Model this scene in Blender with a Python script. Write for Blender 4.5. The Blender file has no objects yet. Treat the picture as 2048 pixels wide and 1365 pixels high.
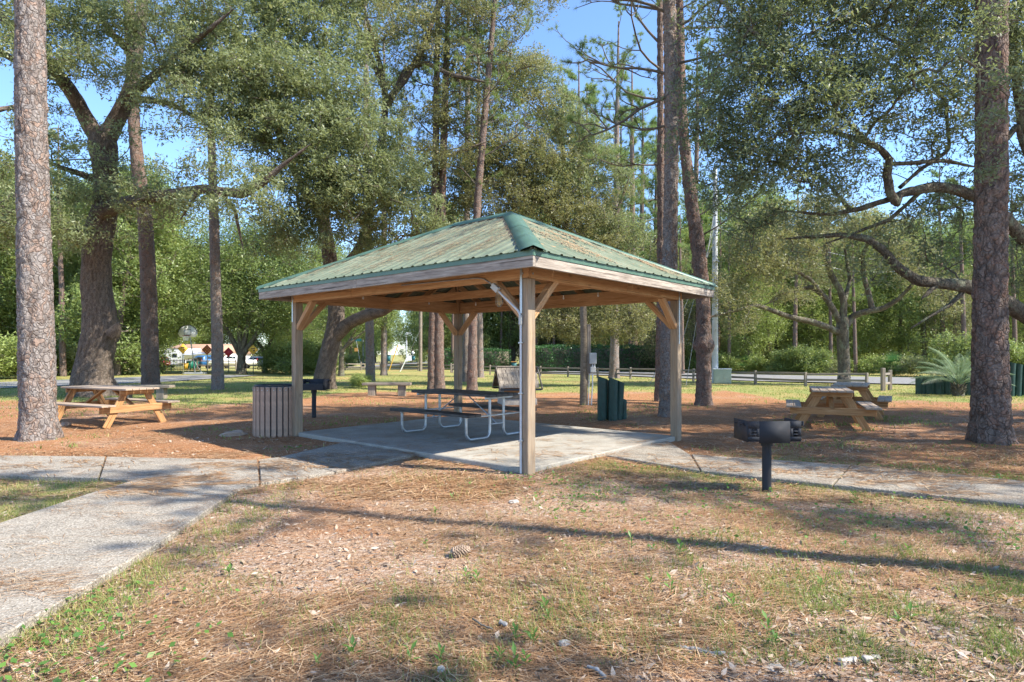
import bpy, math, random
import numpy as np
from mathutils import Vector, Matrix, noise
random.seed(7)
RNG = np.random.default_rng(7)
scene = bpy.context.scene
COL = scene.collection
# ---------------------------------------------------------------- camera
CAMH, FPX, U0, HV = 1.48, 1228.0, 1024.0, 709.0
cam = bpy.data.objects.new('camera', bpy.data.cameras.new('camera'))
COL.objects.link(cam); scene.camera = cam
cam.location = (0, 0, CAMH); cam.rotation_euler = (math.pi/2, 0, 0)
cam.data.sensor_width = 36; cam.data.lens = 36*FPX/2048
cam.data.shift_y = 26.5/2048
cam.data.clip_start = .05; cam.data.clip_end = 4000
# ---------------------------------------------------------------- world, sun, exposure
SUN = Vector((2.45, -.85, 2.65)).normalized()
w = bpy.data.worlds.new('World'); scene.world = w; w.use_nodes = True
nt = w.node_tree; nt.nodes.clear()
sk = nt.nodes.new('ShaderNodeTexSky'); sk.sky_type = 'NISHITA'; sk.sun_disc = False
sk.sun_elevation = math.asin(SUN.z); sk.sun_rotation = math.atan2(SUN.x, SUN.y)
sk.air_density = 1.0; sk.dust_density = .25; sk.ozone_density = 6.0; sk.altitude = 600
bgn = nt.nodes.new('ShaderNodeBackground'); bgn.inputs[1].default_value = .15
wo = nt.nodes.new('ShaderNodeOutputWorld')
nt.links.new(sk.outputs[0], bgn.inputs[0]); nt.links.new(bgn.outputs[0], wo.inputs[0])
sl = bpy.data.lights.new('sun', 'SUN'); sl.energy = 4.4; sl.angle = math.radians(.5); sl.color = (1, .93, .82)
so = bpy.data.objects.new('sun', sl); COL.objects.link(so)
so.rotation_euler = SUN.to_track_quat('Z', 'Y').to_euler(); so.location = (20, -10, 30)
scene.view_settings.view_transform = 'Standard'; scene.view_settings.look = 'None'
scene.view_settings.gamma = 1; scene.view_settings.exposure = 1.35
scene.view_settings.use_curve_mapping = False
scene.cycles.max_bounces = 6; scene.cycles.diffuse_bounces = 3; scene.cycles.glossy_bounces = 2
scene.cycles.transmission_bounces = 4; scene.cycles.transparent_max_bounces = 4
# ---------------------------------------------------------------- coordinates
def smooth(a, b, x):
    t = np.clip((x-a)/(b-a), 0, 1); return t*t*(3-2*t)
def gz(x, y):                       # ground height: falls away gently towards the street on the left
    return -0.75*smooth(54, 105, y)*smooth(-14, -24, x)
def P(u, v, d):                     # a point d metres in front of the viewpoint
    return Vector(((u-U0)*d/FPX, d, CAMH+(HV-v)*d/FPX))
def Gp(u, v, z=0.0):                # the ground point seen at u, v of the photograph
    d = (CAMH-z)*FPX/(v-HV); return Vector(((u-U0)*d/FPX, d, z))
def fit(*pts): return [P(*p[:3]) for p in pts]
# ---------------------------------------------------------------- materials
def c4(c): return (c[0], c[1], c[2], 1)
class Mat:
    def __init__(s, name):
        s.m = bpy.data.materials.new(name); s.m.use_nodes = True
        s.t = s.m.node_tree; s.t.nodes.clear()
        s.o = s.t.nodes.new('ShaderNodeOutputMaterial')
    def n(s, typ, **kw):
        x = s.t.nodes.new(typ)
        for k, v in kw.items():
            if k in x.inputs.keys() if isinstance(k, str) else False: s.set(x, k, v)
            elif hasattr(x, k): setattr(x, k, v)
        return x
    def set(s, node, key, v):
        i = node.inputs[key]
        if isinstance(v, bpy.types.NodeSocket): s.t.links.new(v, i)
        else:
            if isinstance(v, tuple) and len(v) == 3 and i.type == 'RGBA': v = c4(v)
            i.default_value = v
    def obj(s): return s.n('ShaderNodeTexCoord').outputs['Object']
    def attr(s, name):
        a = s.n('ShaderNodeAttribute'); a.attribute_name = name; return a.outputs['Fac']
    def rnd(s): return s.n('ShaderNodeObjectInfo').outputs['Random']
    def math(s, op, a, b=None, clamp=False):
        x = s.n('ShaderNodeMath'); x.operation = op; x.use_clamp = clamp
        s.set(x, 0, a)
        if b is not None: s.set(x, 1, b)
        return x.outputs[0]
    def map(s, vec, scale=(1, 1, 1), rot=(0, 0, 0), loc=(0, 0, 0)):
        x = s.n('ShaderNodeMapping'); s.set(x, 'Vector', vec); s.set(x, 'Scale', scale)
        s.set(x, 'Rotation', rot); s.set(x, 'Location', loc); return x.outputs[0]
    def addv(s, a, b):
        x = s.n('ShaderNodeVectorMath'); x.operation = 'ADD'; s.set(x, 0, a); s.set(x, 1, b); return x.outputs[0]
    def noise(s, vec, scale, detail=4, rough=.55, dist=0):
        x = s.n('ShaderNodeTexNoise'); s.set(x, 'Vector', vec); s.set(x, 'Scale', scale)
        s.set(x, 'Detail', detail); s.set(x, 'Roughness', rough); s.set(x, 'Distortion', dist)
        return x.outputs['Fac']
    def voro(s, vec, scale, feat='F1', out='Distance', rand=1.0):
        x = s.n('ShaderNodeTexVoronoi'); x.feature = feat; s.set(x, 'Vector', vec); s.set(x, 'Scale', scale)
        s.set(x, 'Randomness', rand)
        return x.outputs[out]
    def ramp(s, fac, stops, interp='LINEAR'):
        x = s.n('ShaderNodeValToRGB'); s.set(x, 'Fac', fac); r = x.color_ramp; r.interpolation = interp
        while len(r.elements) < len(stops): r.elements.new(.5)
        for e, (p, c) in zip(r.elements, stops):
            e.position = p; e.color = c4(c) if isinstance(c, tuple) else (c, c, c, 1)
        return x.outputs[0]
    def mix(s, f, a, b, mode='MIX'):
        x = s.n('ShaderNodeMix'); x.data_type = 'RGBA'; x.blend_type = mode
        s.set(x, 0, f); s.set(x, 6, a); s.set(x, 7, b); return x.outputs[2]
    def bump(s, h, strength=.5, dist=.01, normal=None):
        x = s.n('ShaderNodeBump'); s.set(x, 'Height', h); s.set(x, 'Strength', strength); s.set(x, 'Distance', dist)
        if normal is not None: s.set(x, 'Normal', normal)
        return x.outputs[0]
    def bsdf(s, color, rough=.8, spec=.3, metal=0, normal=None, out=True, **kw):
        x = s.n('ShaderNodeBsdfPrincipled'); s.set(x, 'Base Color', color); s.set(x, 'Roughness', rough)
        s.set(x, 'Specular IOR Level', spec); s.set(x, 'Metallic', metal)
        if normal is not None: s.set(x, 'Normal', normal)
        for k, v in kw.items(): s.set(x, k, v)
        if out: s.t.links.new(x.outputs[0], s.o.inputs[0])
        return x.outputs[0]
def mat_wood(name, ca, cb, cc, grain=1.0, rough=.75, knots=.5, grey=None, gamt=0.0):
    m = Mat(name); o = m.obj(); r = m.rnd()
    off = m.n('ShaderNodeCombineXYZ'); m.set(off, 0, m.math('MULTIPLY', r, 37.)); m.set(off, 1, m.math('MULTIPLY', r, 11.))
    v = m.addv(o, off.outputs[0])
    g = m.noise(m.map(v, (1.4, 26*grain, 26*grain)), 1.6, 5, .6, .6)
    f = m.noise(m.map(v, (4, 120, 120)), 1.5, 3, .6)
    big = m.noise(m.map(v, (1, 3, 3)), 1.3, 3)
    c = m.ramp(g, [(.28, cb), (.5, ca), (.72, cc)])
    c = m.mix(m.math('MULTIPLY', m.ramp(big, [(.45, 0.), (.75, 1.)]), .45), c, cb)
    c = m.mix(m.math('MULTIPLY', m.ramp(f, [(.38, 1.), (.52, 0.)]), .35), c, tuple(x*.55 for x in cb))
    ck = m.noise(m.map(v, (.55, 34, 34)), 1.2, 2, .5)
    c = m.mix(m.ramp(ck, [(.66, 0.), (.69, .8)]), c, tuple(x*.3 for x in cb))
    k = m.voro(m.map(v, (2.2, 5, 5)), 1.0)
    c = m.mix(m.math('MULTIPLY', m.ramp(k, [(.05, 1.), (.13, 0.)]), knots), c, tuple(x*.35 for x in cb))
    c = m.mix(m.math('MULTIPLY', m.math('SUBTRACT', r, .5), .3), c, (.9, .9, .9), 'OVERLAY')
    if grey:
        gg = m.noise(m.map(v, (1.2, 8, 8)), 2.2, 4)
        c = m.mix(m.math('MULTIPLY', m.ramp(gg, [(.35, 0.), (.6, 1.)]), gamt), c, grey)
    h = m.math('ADD', g, m.math('MULTIPLY', f, .6))
    m.bsdf(c, rough, .25, normal=m.bump(h, .35, .004)); return m.m
def mat_plain(name, color, rough=.6, spec=.4, metal=0, var=.25, scale=8, dirt=None, bump=.0):
    m = Mat(name); o = m.obj()
    n = m.noise(o, scale, 5, .6)
    c = m.mix(m.ramp(n, [(.3, 0.), (.7, 1.)]), tuple(x*(1-var) for x in color), tuple(min(1, x*(1+var)) for x in color))
    if dirt:
        d = m.noise(o, scale*.4, 6, .7)
        c = m.mix(m.ramp(d, [(.5, 0.), (.68, .8)]), c, dirt)
    rr = m.ramp(n, [(.3, rough*.85), (.7, min(1, rough*1.15))])
    m.bsdf(c, rr, spec, metal, normal=m.bump(m.noise(o, scale*8, 3), bump, .005) if bump else None); return m.m
def mat_leaf(name, dark, light, warm, warmamt=.12, rough=.46, spec=.4, trans=.4, tcol=None):
    m = Mat(name); t = m.attr('tint')
    c = m.ramp(t, [(0., dark), (.62, light), (.9-warmamt*.3, light), (1., warm)])
    big = m.noise(m.obj(), .55, 3)
    c = m.mix(m.ramp(big, [(.35, 0.), (.7, .5)]), c, tuple(x*1.25 for x in light))
    b = m.bsdf(c, rough, spec, out=False)
    tr = m.n('ShaderNodeBsdfTranslucent'); m.set(tr, 0, m.mix(.6, c, tcol or tuple(x*1.6 for x in light)))
    ms = m.n('ShaderNodeMixShader'); m.set(ms, 0, trans); m.t.links.new(b, ms.inputs[1]); m.t.links.new(tr.outputs[0], ms.inputs[2])
    m.t.links.new(ms.outputs[0], m.o.inputs[0]); return m.m
def mat_bark(name, plate_a, plate_b, crack, sx=14, sz=5, grey=(.3, .27, .24), lichen=None):
    m = Mat(name); o = m.obj(); wp = m.n('ShaderNodeTexNoise'); m.set(wp, 'Vector', o); m.set(wp, 'Scale', 4.)
    v = m.addv(m.map(o, (1, 1, sz/sx)), m.map(wp.outputs['Color'], (.26, .26, .20)))
    cell = m.voro(v, sx, 'F1', 'Color'); cr = m.voro(v, sx, 'DISTANCE_TO_EDGE')
    f = m.noise(o, 34, 5, .65); big = m.noise(o, 1.7, 3)
    sep = m.n('ShaderNodeSeparateColor'); m.set(sep, 0, cell)
    c = m.ramp(sep.outputs[0], [(.08, plate_a), (.3, grey), (.72, plate_b), (.97, plate_a)])
    c2 = m.voro(v, sx*2.3, 'F1', 'Color'); s2 = m.n('ShaderNodeSeparateColor'); m.set(s2, 0, c2)
    c = m.mix(m.ramp(s2.outputs[0], [(.5, 0.), (.9, .5)]), c, tuple(min(1, x*1.3) for x in plate_b))
    c = m.mix(m.ramp(f, [(.3, .75), (.62, 0.)]), c, crack)
    c = m.mix(m.ramp(big, [(.35, 0.), (.7, .35)]), c, grey)
    at = m.attr('cav')
    c = m.mix(m.math('MULTIPLY', at, .6), c, crack)
    em = m.ramp(m.noise(m.map(o, (1, 1, .6)), 7, 3, .6), [(.42, 0.), (.62, 1.)])
    c = m.mix(m.math('MULTIPLY', m.ramp(cr, [(.0, .85), (.10, 0.)]), em), c, crack)
    if lichen:
        l = m.noise(m.map(o, (1, 1, .5)), 5, 6, .7); c = m.mix(m.ramp(l, [(.52, 0.), (.62, .75)]), c, lichen)
    h = m.math('ADD', m.ramp(cr, [(0., 0.), (.15, 1.)]), m.math('MULTIPLY', f, .7))
    m.bsdf(c, .9, .15, normal=m.bump(h, .8, .02)); return m.m
M = {}
M['beam'] = mat_wood('cedar_beam', (.50, .295, .15), (.35, .185, .085), (.60, .39, .22))
M['post'] = mat_wood('treated_post', (.33, .235, .15), (.19, .125, .075), (.44, .33, .22), grey=(.26, .22, .17), gamt=.6)
M['fascia'] = mat_wood('weathered_fascia', (.33, .285, .24), (.16, .125, .10), (.50, .44, .37), knots=.3)
M['pine_plank'] = mat_wood('pine_plank', (.42, .225, .095), (.28, .13, .05), (.52, .32, .155))
M['pine_top'] = mat_wood('weathered_plank', (.40, .29, .19), (.26, .17, .10), (.50, .40, .29), grey=(.33, .29, .26), gamt=.5)
M['grey_wood'] = mat_wood('grey_wood', (.26, .22, .17), (.13, .10, .08), (.38, .33, .27))
M['rail'] = mat_wood('fence_rail', (.27, .22, .17), (.13, .10, .08), (.38, .32, .26), grey=(.22, .21, .19), gamt=.5)
M['black_plank'] = mat_plain('black_plank', (.035, .035, .036), .5, .4, var=.3, scale=12, dirt=(.10, .09, .08))
M['galv'] = mat_plain('galvanised_steel', (.42, .45, .47), .42, .5, .75, .2, 14)
M['slat'] = mat_plain('recycled_plastic_slat', (.37, .25, .18), .65, .3, var=.14, scale=9, dirt=(.19, .15, .12), bump=.15)
M['dark_metal'] = mat_plain('dark_metal', (.02, .025, .035), .45, .5, var=.3)
M['grill'] = mat_plain('grill_steel', (.03, .032, .037), .72, .3, .0, .15, 3, dirt=(.075, .045, .032))
M['green_pipe'] = mat_plain('green_pipe', (.018, .055, .045), .5, .4, var=.35, scale=6, dirt=(.04, .07, .06), bump=.2)
M['conduit'] = mat_plain('white_conduit', (.55, .57, .58), .45, .4, var=.08)
M['box_grey'] = mat_plain('grey_box', (.42, .42, .40), .5, .4, .2, .12)
M['box_green'] = mat_plain('pale_green_cabinet', (.33, .40, .33), .5, .4, 0, .1)
M['pole'] = mat_plain('concrete_pole', (.48, .50, .50), .8, .2, 0, .12, 5)
M['pole_wood'] = mat_wood('utility_pole_wood', (.20, .16, .11), (.10, .075, .05), (.28, .23, .17))
M['white'] = mat_plain('white_paint', (.82, .82, .8), .45, .4, var=.05)
M['glass'] = mat_plain('dark_glass', (.03, .04, .05), .1, .6, var=.2)
M['yellow'] = mat_plain('yellow_paint', (.62, .38, .06), .5, .3, var=.08)
M['red'] = mat_plain('red_paint', (.36, .03, .045), .5, .3, var=.1)
M['maroon'] = mat_plain('dark_red_paint', (.28, .04, .03), .5, .3, var=.1)
M['blue'] = mat_plain('blue_car_paint', (.03, .12, .28), .25, .6, var=.05)
M['silver'] = mat_plain('silver_paint', (.5, .5, .5), .3, .6, .3, var=.05)
M['bin_green'] = mat_plain('green_bin_plastic', (.01, .17, .11), .5, .4, var=.1)
M['bin_teal'] = mat_plain('teal_bin_plastic', (.02, .12, .13), .5, .4, var=.1)
M['tan'] = mat_plain('tan_plastic', (.5, .27, .08), .6, .3, var=.08)
M['tile'] = mat_plain('orange_roof_tile', (.44, .27, .18), .8, .2, var=.25, scale=5)
M['tyre'] = mat_plain('tyre_rubber', (.02, .02, .02), .8, .3)
M['wire'] = mat_plain('cable', (.3, .3, .3), .6, .3, .3)
M['amber_glass'] = mat_plain('lamp_glass', (.5, .42, .28), .15, .6, var=.1)
M['stone'] = mat_plain('pale_stone', (.42, .385, .34), .85, .2, var=.2, scale=20, bump=.4)
M['bark_bit'] = mat_plain('bark_bit', (.36, .27, .2), .9, .1, var=.4, scale=30, bump=.6)
M['stick'] = mat_plain('lichen_stick', (.30, .29, .28), .9, .1, var=.6, scale=40, bump=.6)
M['asphalt'] = mat_plain('pale_asphalt', (.21, .205, .20), .9, .2, var=.18, scale=3, bump=.3)
M['bark_pine'] = mat_bark('pine_bark', (.34, .225, .165), (.29, .26, .24), (.09, .07, .06), 17, 11, (.26, .23, .21))
M['bark_pine_red'] = mat_bark('red_pine_bark', (.27, .155, .11), (.24, .18, .15), (.055, .04, .033), 15, 9, (.20, .16, .135))
M['bark_oak'] = mat_bark('oak_bark', (.17, .13, .10), (.24, .19, .15), (.05, .038, .03), 22, 4, (.17, .14, .115), lichen=None)
M['bark_oak_grey'] = mat_bark('grey_oak_bark', (.15, .125, .095), (.22, .19, .145), (.045, .036, .028), 24, 6, (.16, .14, .105), lichen=(.23, .25, .17))
M['twig'] = mat_plain('twig_bark', (.14, .12, .095), .9, .1, var=.4, scale=6)
M["leaf_oak"] = mat_leaf("live_oak_leaf", (.085, .11, .05), (.215, .25, .125), (.40, .35, .19), tcol=(.40, .46, .15))
M['leaf_oak_dry'] = mat_leaf('olive_oak_leaf', (.085, .10, .045), (.21, .215, .105), (.37, .28, .13), .25, tcol=(.38, .38, .11))
M['leaf_oak_blue'] = mat_leaf('dark_oak_leaf', (.065, .095, .06), (.175, .215, .13), (.36, .33, .14), .2, tcol=(.32, .38, .10))
M['leaf_bright'] = mat_leaf('bright_leaf', (.11, .15, .04), (.26, .32, .09), (.42, .38, .12), tcol=(.42, .52, .12), trans=.36)
M['leaf_mid'] = mat_leaf('wood_leaf', (.07, .105, .032), (.19, .25, .08), (.33, .33, .10), tcol=(.42, .50, .11), trans=.36)
M['leaf_hedge'] = mat_leaf('hedge_leaf', (.025, .07, .025), (.06, .145, .045), (.09, .20, .05), .05)
M['needle'] = mat_leaf('pine_needle', (.10, .15, .05), (.22, .30, .10), (.36, .33, .12), rough=.5, spec=.3, tcol=(.30, .42, .10))
M['palm'] = mat_leaf('palm_leaf', (.12, .18, .10), (.25, .34, .20), (.33, .32, .17), tcol=(.26, .38, .16))
M['grass'] = mat_leaf('grass_blade', (.09, .16, .03), (.20, .26, .07), (.55, .43, .20), .5, rough=.6, spec=.2, tcol=(.36, .42, .10))
M['weed'] = mat_leaf('weed_leaf', (.05, .13, .03), (.13, .26, .05), (.22, .30, .06), tcol=(.25, .42, .08))
M['litter_needle'] = mat_leaf('fallen_needle', (.12, .065, .035), (.38, .215, .105), (.64, .49, .31), .9, rough=.6, spec=.2, trans=.1, tcol=(.4, .2, .1))
M['litter_leaf'] = mat_leaf('fallen_leaf', (.14, .09, .06), (.31, .225, .16), (.54, .45, .36), 1., rough=.7, spec=.2, trans=.1, tcol=(.4, .3, .2))
def mat_roof():
    m = Mat('chalky_green_metal'); o = m.obj()
    n = m.noise(m.map(o, (1, 1, 1)), 1.8, 5, .65); f = m.noise(m.map(o, (6, 6, 6)), 3, 4, .6)
    c = m.ramp(n, [(.3, (.105, .14, .095)), (.55, (.175, .205, .14)), (.75, (.25, .265, .185))])
    c = m.mix(m.ramp(f, [(.5, 0.), (.75, .5)]), c, (.22, .19, .12))
    s = m.noise(m.map(o, (9, .7, 2)), 2, 4, .6); c = m.mix(m.ramp(s, [(.5, 0.), (.72, .45)]), c, (.13, .16, .10))
    m.bsdf(c, .55, .35, .0); return m.m
M['roof'] = mat_roof()
M['trim'] = mat_plain('green_trim_metal', (.075, .145, .105), .42, .45, .1, .2, 3, dirt=(.12, .2, .15))
M['roof_under'] = mat_plain('bare_roof_underside', (.16, .15, .14), .6, .3, .2, .2)
def mat_concrete(name, base, speck, agg=1.0):
    m = Mat(name); o = m.obj()
    v = m.voro(o, 95, 'F1', 'Color'); sp = m.n('ShaderNodeSeparateColor'); m.set(sp, 0, v)
    n = m.noise(o, 2.2, 5, .6); f = m.noise(o, 40, 3, .6)
    c = m.ramp(n, [(.3, tuple(x*.72 for x in base)), (.6, base), (.8, tuple(x*1.12 for x in base))])
    c = m.mix(m.math('MULTIPLY', m.ramp(sp.outputs[0], [(.55, 0.), (.9, 1.)]), agg), c, speck)
    c = m.mix(m.math('MULTIPLY', m.ramp(sp.outputs[1], [(.62, 0.), (.9, 1.)]), agg), c, tuple(x*.35 for x in base))
    st = m.noise(o, .9, 6, .75); c = m.mix(m.ramp(st, [(.52, 0.), (.7, .45)]), c, (.20, .14, .095))
    h = m.math('ADD', f, m.math('MULTIPLY', m.voro(o, 95), 1.5))
    m.bsdf(c, .9, .2, normal=m.bump(h, .5*agg+.1, .006)); return m.m
M['path'] = mat_concrete('exposed_aggregate', (.30, .265, .215), (.48, .44, .375), .65)
M['slab'] = mat_concrete('smooth_concrete', (.37, .345, .295), (.45, .42, .37), .3)
def mat_ground():
    m = Mat('forest_floor'); o = m.obj(); g = m.attr('grass'); sd = m.attr('sand')
    def strands(sc, rot, th):
        wv = m.n('ShaderNodeTexNoise'); m.set(wv, 'Vector', o); m.set(wv, 'Scale', 1.3)
        v = m.addv(m.map(o, (1, 1, 1), (0, 0, rot)), m.map(wv.outputs['Color'], (.5, .5, 0)))
        return m.ramp(m.noise(m.map(v, (sc*.1, sc, 1)), 1, 2, .5), [(th, 0.), (th+.06, 1.)])
    base_n = m.noise(o, 9, 6, .7); fine = m.noise(o, 70, 4, .7); big = m.noise(o, .55, 4, .6)
    ground = m.ramp(fine, [(.3, (.085, .053, .036)), (.5, (.34, .225, .15)), (.7, (.60, .465, .345))])
    chips = m.voro(m.map(o, (1, 1.5, 1)), 34, 'F1', 'Color'); sc_ = m.n('ShaderNodeSeparateColor'); m.set(sc_, 0, chips)
    ground = m.mix(m.ramp(sc_.outputs[0], [(.74, 0.), (.8, .6)]), ground, (.55, .47, .40))
    rust = m.ramp(fine, [(.3, (.085, .04, .022)), (.5, (.32, .15, .07)), (.72, (.56, .31, .155))])
    rm = m.math('ADD', m.math('MULTIPLY', base_n, .5), m.math('MULTIPLY', big, .9))
    rm = m.math('SUBTRACT', m.math('ADD', rm, .05), m.math('MULTIPLY', sd, .42))
    c = m.mix(m.ramp(rm, [(.50, 0.), (.72, 1.)]), ground, rust)
    for sc, rot, th, col in ((60, .15, .57, (.50, .25, .12)), (75, -.4, .58, (.40, .19, .09)), (55, .9, .59, (.62, .42, .26)), (90, 2.2, .58, (.17, .09, .05))):
        c = m.mix(m.math('MULTIPLY', strands(sc, rot, th), .6), c, col)
    gr = m.ramp(fine, [(.3, (.085, .12, .025)), (.5, (.22, .25, .075)), (.7, (.45, .38, .18))])
    gr = m.mix(m.ramp(m.noise(o, .35, 5, .7), [(.45, 0.), (.62, .75)]), gr, (.40, .27, .12))
    gm = m.math('ADD', g, m.math('MULTIPLY', m.math('SUBTRACT', base_n, .5), .9))
    c = m.mix(m.ramp(gm, [(.38, 0.), (.62, 1.)]), c, gr)
    h = m.math('ADD', fine, base_n)
    m.bsdf(c, .95, .1, normal=m.bump(h, .8, .03)); return m.m
M['ground'] = mat_ground()
# ---------------------------------------------------------------- mesh building
def tag(o, label=None, cat=None, group=None, kind=None):
    if label: o['label'] = label
    if cat: o['category'] = cat
    if group: o['group'] = group
    if kind: o['kind'] = kind
    return o
def link(o, parent=None):
    COL.objects.link(o)
    if parent is not None: o.parent = parent
    return o
def empty(name, loc=(0, 0, 0), rz=0, label=None, cat=None, group=None):
    o = bpy.data.objects.new(name, None); o.empty_display_size = .2
    o.location = loc; o.rotation_euler = (0, 0, rz); COL.objects.link(o)
    return tag(o, label, cat, group)
def kids(o): return [c for c in bpy.data.objects if c.parent == o]
def copy_tree(o, parent=None, kidmap=None):
    if kidmap is None:
        kidmap = {}
        for c in bpy.data.objects:
            if c.parent: kidmap.setdefault(c.parent.name, []).append(c)
    c = o.copy(); COL.objects.link(c)
    if parent is not None: c.parent = parent
    for ch in kidmap.get(o.name, []): copy_tree(ch, c, kidmap)
    return c
class MB:
    def __init__(s): s.V = []; s.F = []; s.n = 0; s.A = {}; s.FA = []
    def add(s, v, f, cav=None, tint=None):
        v = np.asarray(v, float).reshape(-1, 3); f = np.asarray(f, int)
        s.V.append(v); s.F.append(f+s.n); s.n += len(v)
        s.A.setdefault('cav', []).append(np.zeros(len(v)) if cav is None else cav)
        s.FA.append(np.full(len(f), .5) if tint is None else tint)
    def box(s, c, size, rot=None):
        x, y, z = [q/2 for q in size]
        v = np.array([(a, b, d) for a in (-x, x) for b in (-y, y) for d in (-z, z)], float)
        if rot is not None: v = v @ np.array(rot.to_3x3()).T
        s.add(v+np.array(c), [(0, 1, 3, 2), (4, 6, 7, 5), (0, 4, 5, 1), (2, 3, 7, 6), (0, 2, 6, 4), (1, 5, 7, 3)])
    def bar(s, p0, p1, wd, th, up=(0, 0, 1)):
        p0, p1 = Vector(p0), Vector(p1); x = (p1-p0); L = x.length; x.normalize()
        y = Vector(up).cross(x)
        if y.length < 1e-4: y = Vector((0, 1, 0)).cross(x)
        y.normalize(); z = x.cross(y)
        s.box((p0+p1)/2, (L, wd, th), Matrix((x, y, z)).transposed())
    def tube(s, pts, rad, seg=8, caps=True):
        pts = np.array([tuple(p) for p in pts], float); n = len(pts)
        rad = np.broadcast_to(np.asarray(rad, float), (n,))
        t = np.gradient(pts, axis=0); t /= np.linalg.norm(t, axis=1)[:, None]+1e-9
        a = np.zeros_like(t); ref = np.array((0, 0, 1.)) if abs(t[0, 2]) < .8 else np.array((1., 0, 0))
        for i in range(n):
            q = ref-t[i]*(ref@t[i]); q /= np.linalg.norm(q)+1e-9; a[i] = q; ref = q
        b = np.cross(t, a); th = np.linspace(0, 2*np.pi, seg, endpoint=False)
        v = pts[:, None]+(a[:, None]*np.cos(th)[None, :, None]+b[:, None]*np.sin(th)[None, :, None])*rad[:, None, None]
        i, j = np.meshgrid(np.arange(n-1), np.arange(seg), indexing='ij'); j2 = (j+1) % seg
        f = np.stack([i*seg+j, i*seg+j2, (i+1)*seg+j2, (i+1)*seg+j], -1).reshape(-1, 4)
        s.add(v.reshape(-1, 3), f)
        if caps and seg >= 4:
            for k in (0, n-1):
                ring = v[k]; c = pts[k]
                vv = np.vstack([ring, c]); ff = [(q, (q+1) % seg, seg, seg) for q in range(seg)]
                s.add(vv, np.array(ff))
    def quads(s, v, tint=None):        # v: N x 4 x 3
        v = np.asarray(v); n = len(v); s.add(v.reshape(-1, 3), np.arange(n*4).reshape(n, 4), tint=tint)
    def tris(s, v, tint=None):
        v = np.asarray(v); n = len(v); f = np.arange(n*3).reshape(n, 3); f = np.hstack([f, f[:, 2:3]]); s.add(v.reshape(-1, 3), f, tint=tint)
    def poly(s, pts, z0, z1):          # a slab from a plan outline
        n = len(pts); bmv = [(p[0], p[1], z0) for p in pts]+[(p[0], p[1], z1) for p in pts]
        s.extra = getattr(s, 'extra', []); s.extra.append((bmv, [list(range(n, 2*n))]+[list(range(n))[::-1]]+[[i, (i+1) % n, n+(i+1) % n, n+i] for i in range(n)]))
    def build(s, name, mat, parent=None, smoothed=False, off=None, attrs=False):
        me = bpy.data.meshes.new(name)
        if s.V:
            V = np.vstack(s.V); F = np.vstack(s.F)
        else: V = np.zeros((0, 3)); F = np.zeros((0, 4), int)
        if off is not None: V = V-np.array(off)
        tri = F[:, 2] == F[:, 3] if len(F) else np.zeros(0, bool)
        cnt = np.where(tri, 3, 4); keep = np.ones((len(F), 4), bool); keep[tri, 3] = False
        loops = F[keep]; ex_v = []; ex_l = []; ex_c = []; base = len(V)
        for vs, fs in getattr(s, 'extra', []):
            ex_v += [tuple(np.array(v)-(np.array(off) if off is not None else 0)) for v in vs]
            for f in fs: ex_l += [base+i for i in f]; ex_c.append(len(f))
            base += len(vs)
        if ex_v:
            V = np.vstack([V, np.array(ex_v)]); loops = np.concatenate([loops, ex_l]).astype(int); cnt = np.concatenate([cnt, ex_c]).astype(int)
        me.vertices.add(len(V)); me.vertices.foreach_set('co', V.astype(np.float32).ravel())
        me.loops.add(len(loops)); me.loops.foreach_set('vertex_index', loops.astype(np.int32))
        me.polygons.add(len(cnt)); st = np.concatenate([[0], np.cumsum(cnt)[:-1]]) if len(cnt) else cnt
        me.polygons.foreach_set('loop_start', st.astype(np.int32))
        me.update(calc_edges=True)
        if smoothed: me.polygons.foreach_set('use_smooth', np.ones(len(cnt), bool))
        if attrs == 'cav':
            a = me.attributes.new('cav', 'FLOAT', 'POINT'); a.data.foreach_set('value', np.concatenate(s.A['cav']).astype(np.float32))
        if attrs == 'tint':
            a = me.attributes.new('tint', 'FLOAT', 'FACE'); a.data.foreach_set('value', np.concatenate(s.FA).astype(np.float32))
        me.materials.append(mat)
        o = bpy.data.objects.new(name, me); return link(o, parent)
_bx = {}
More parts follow.
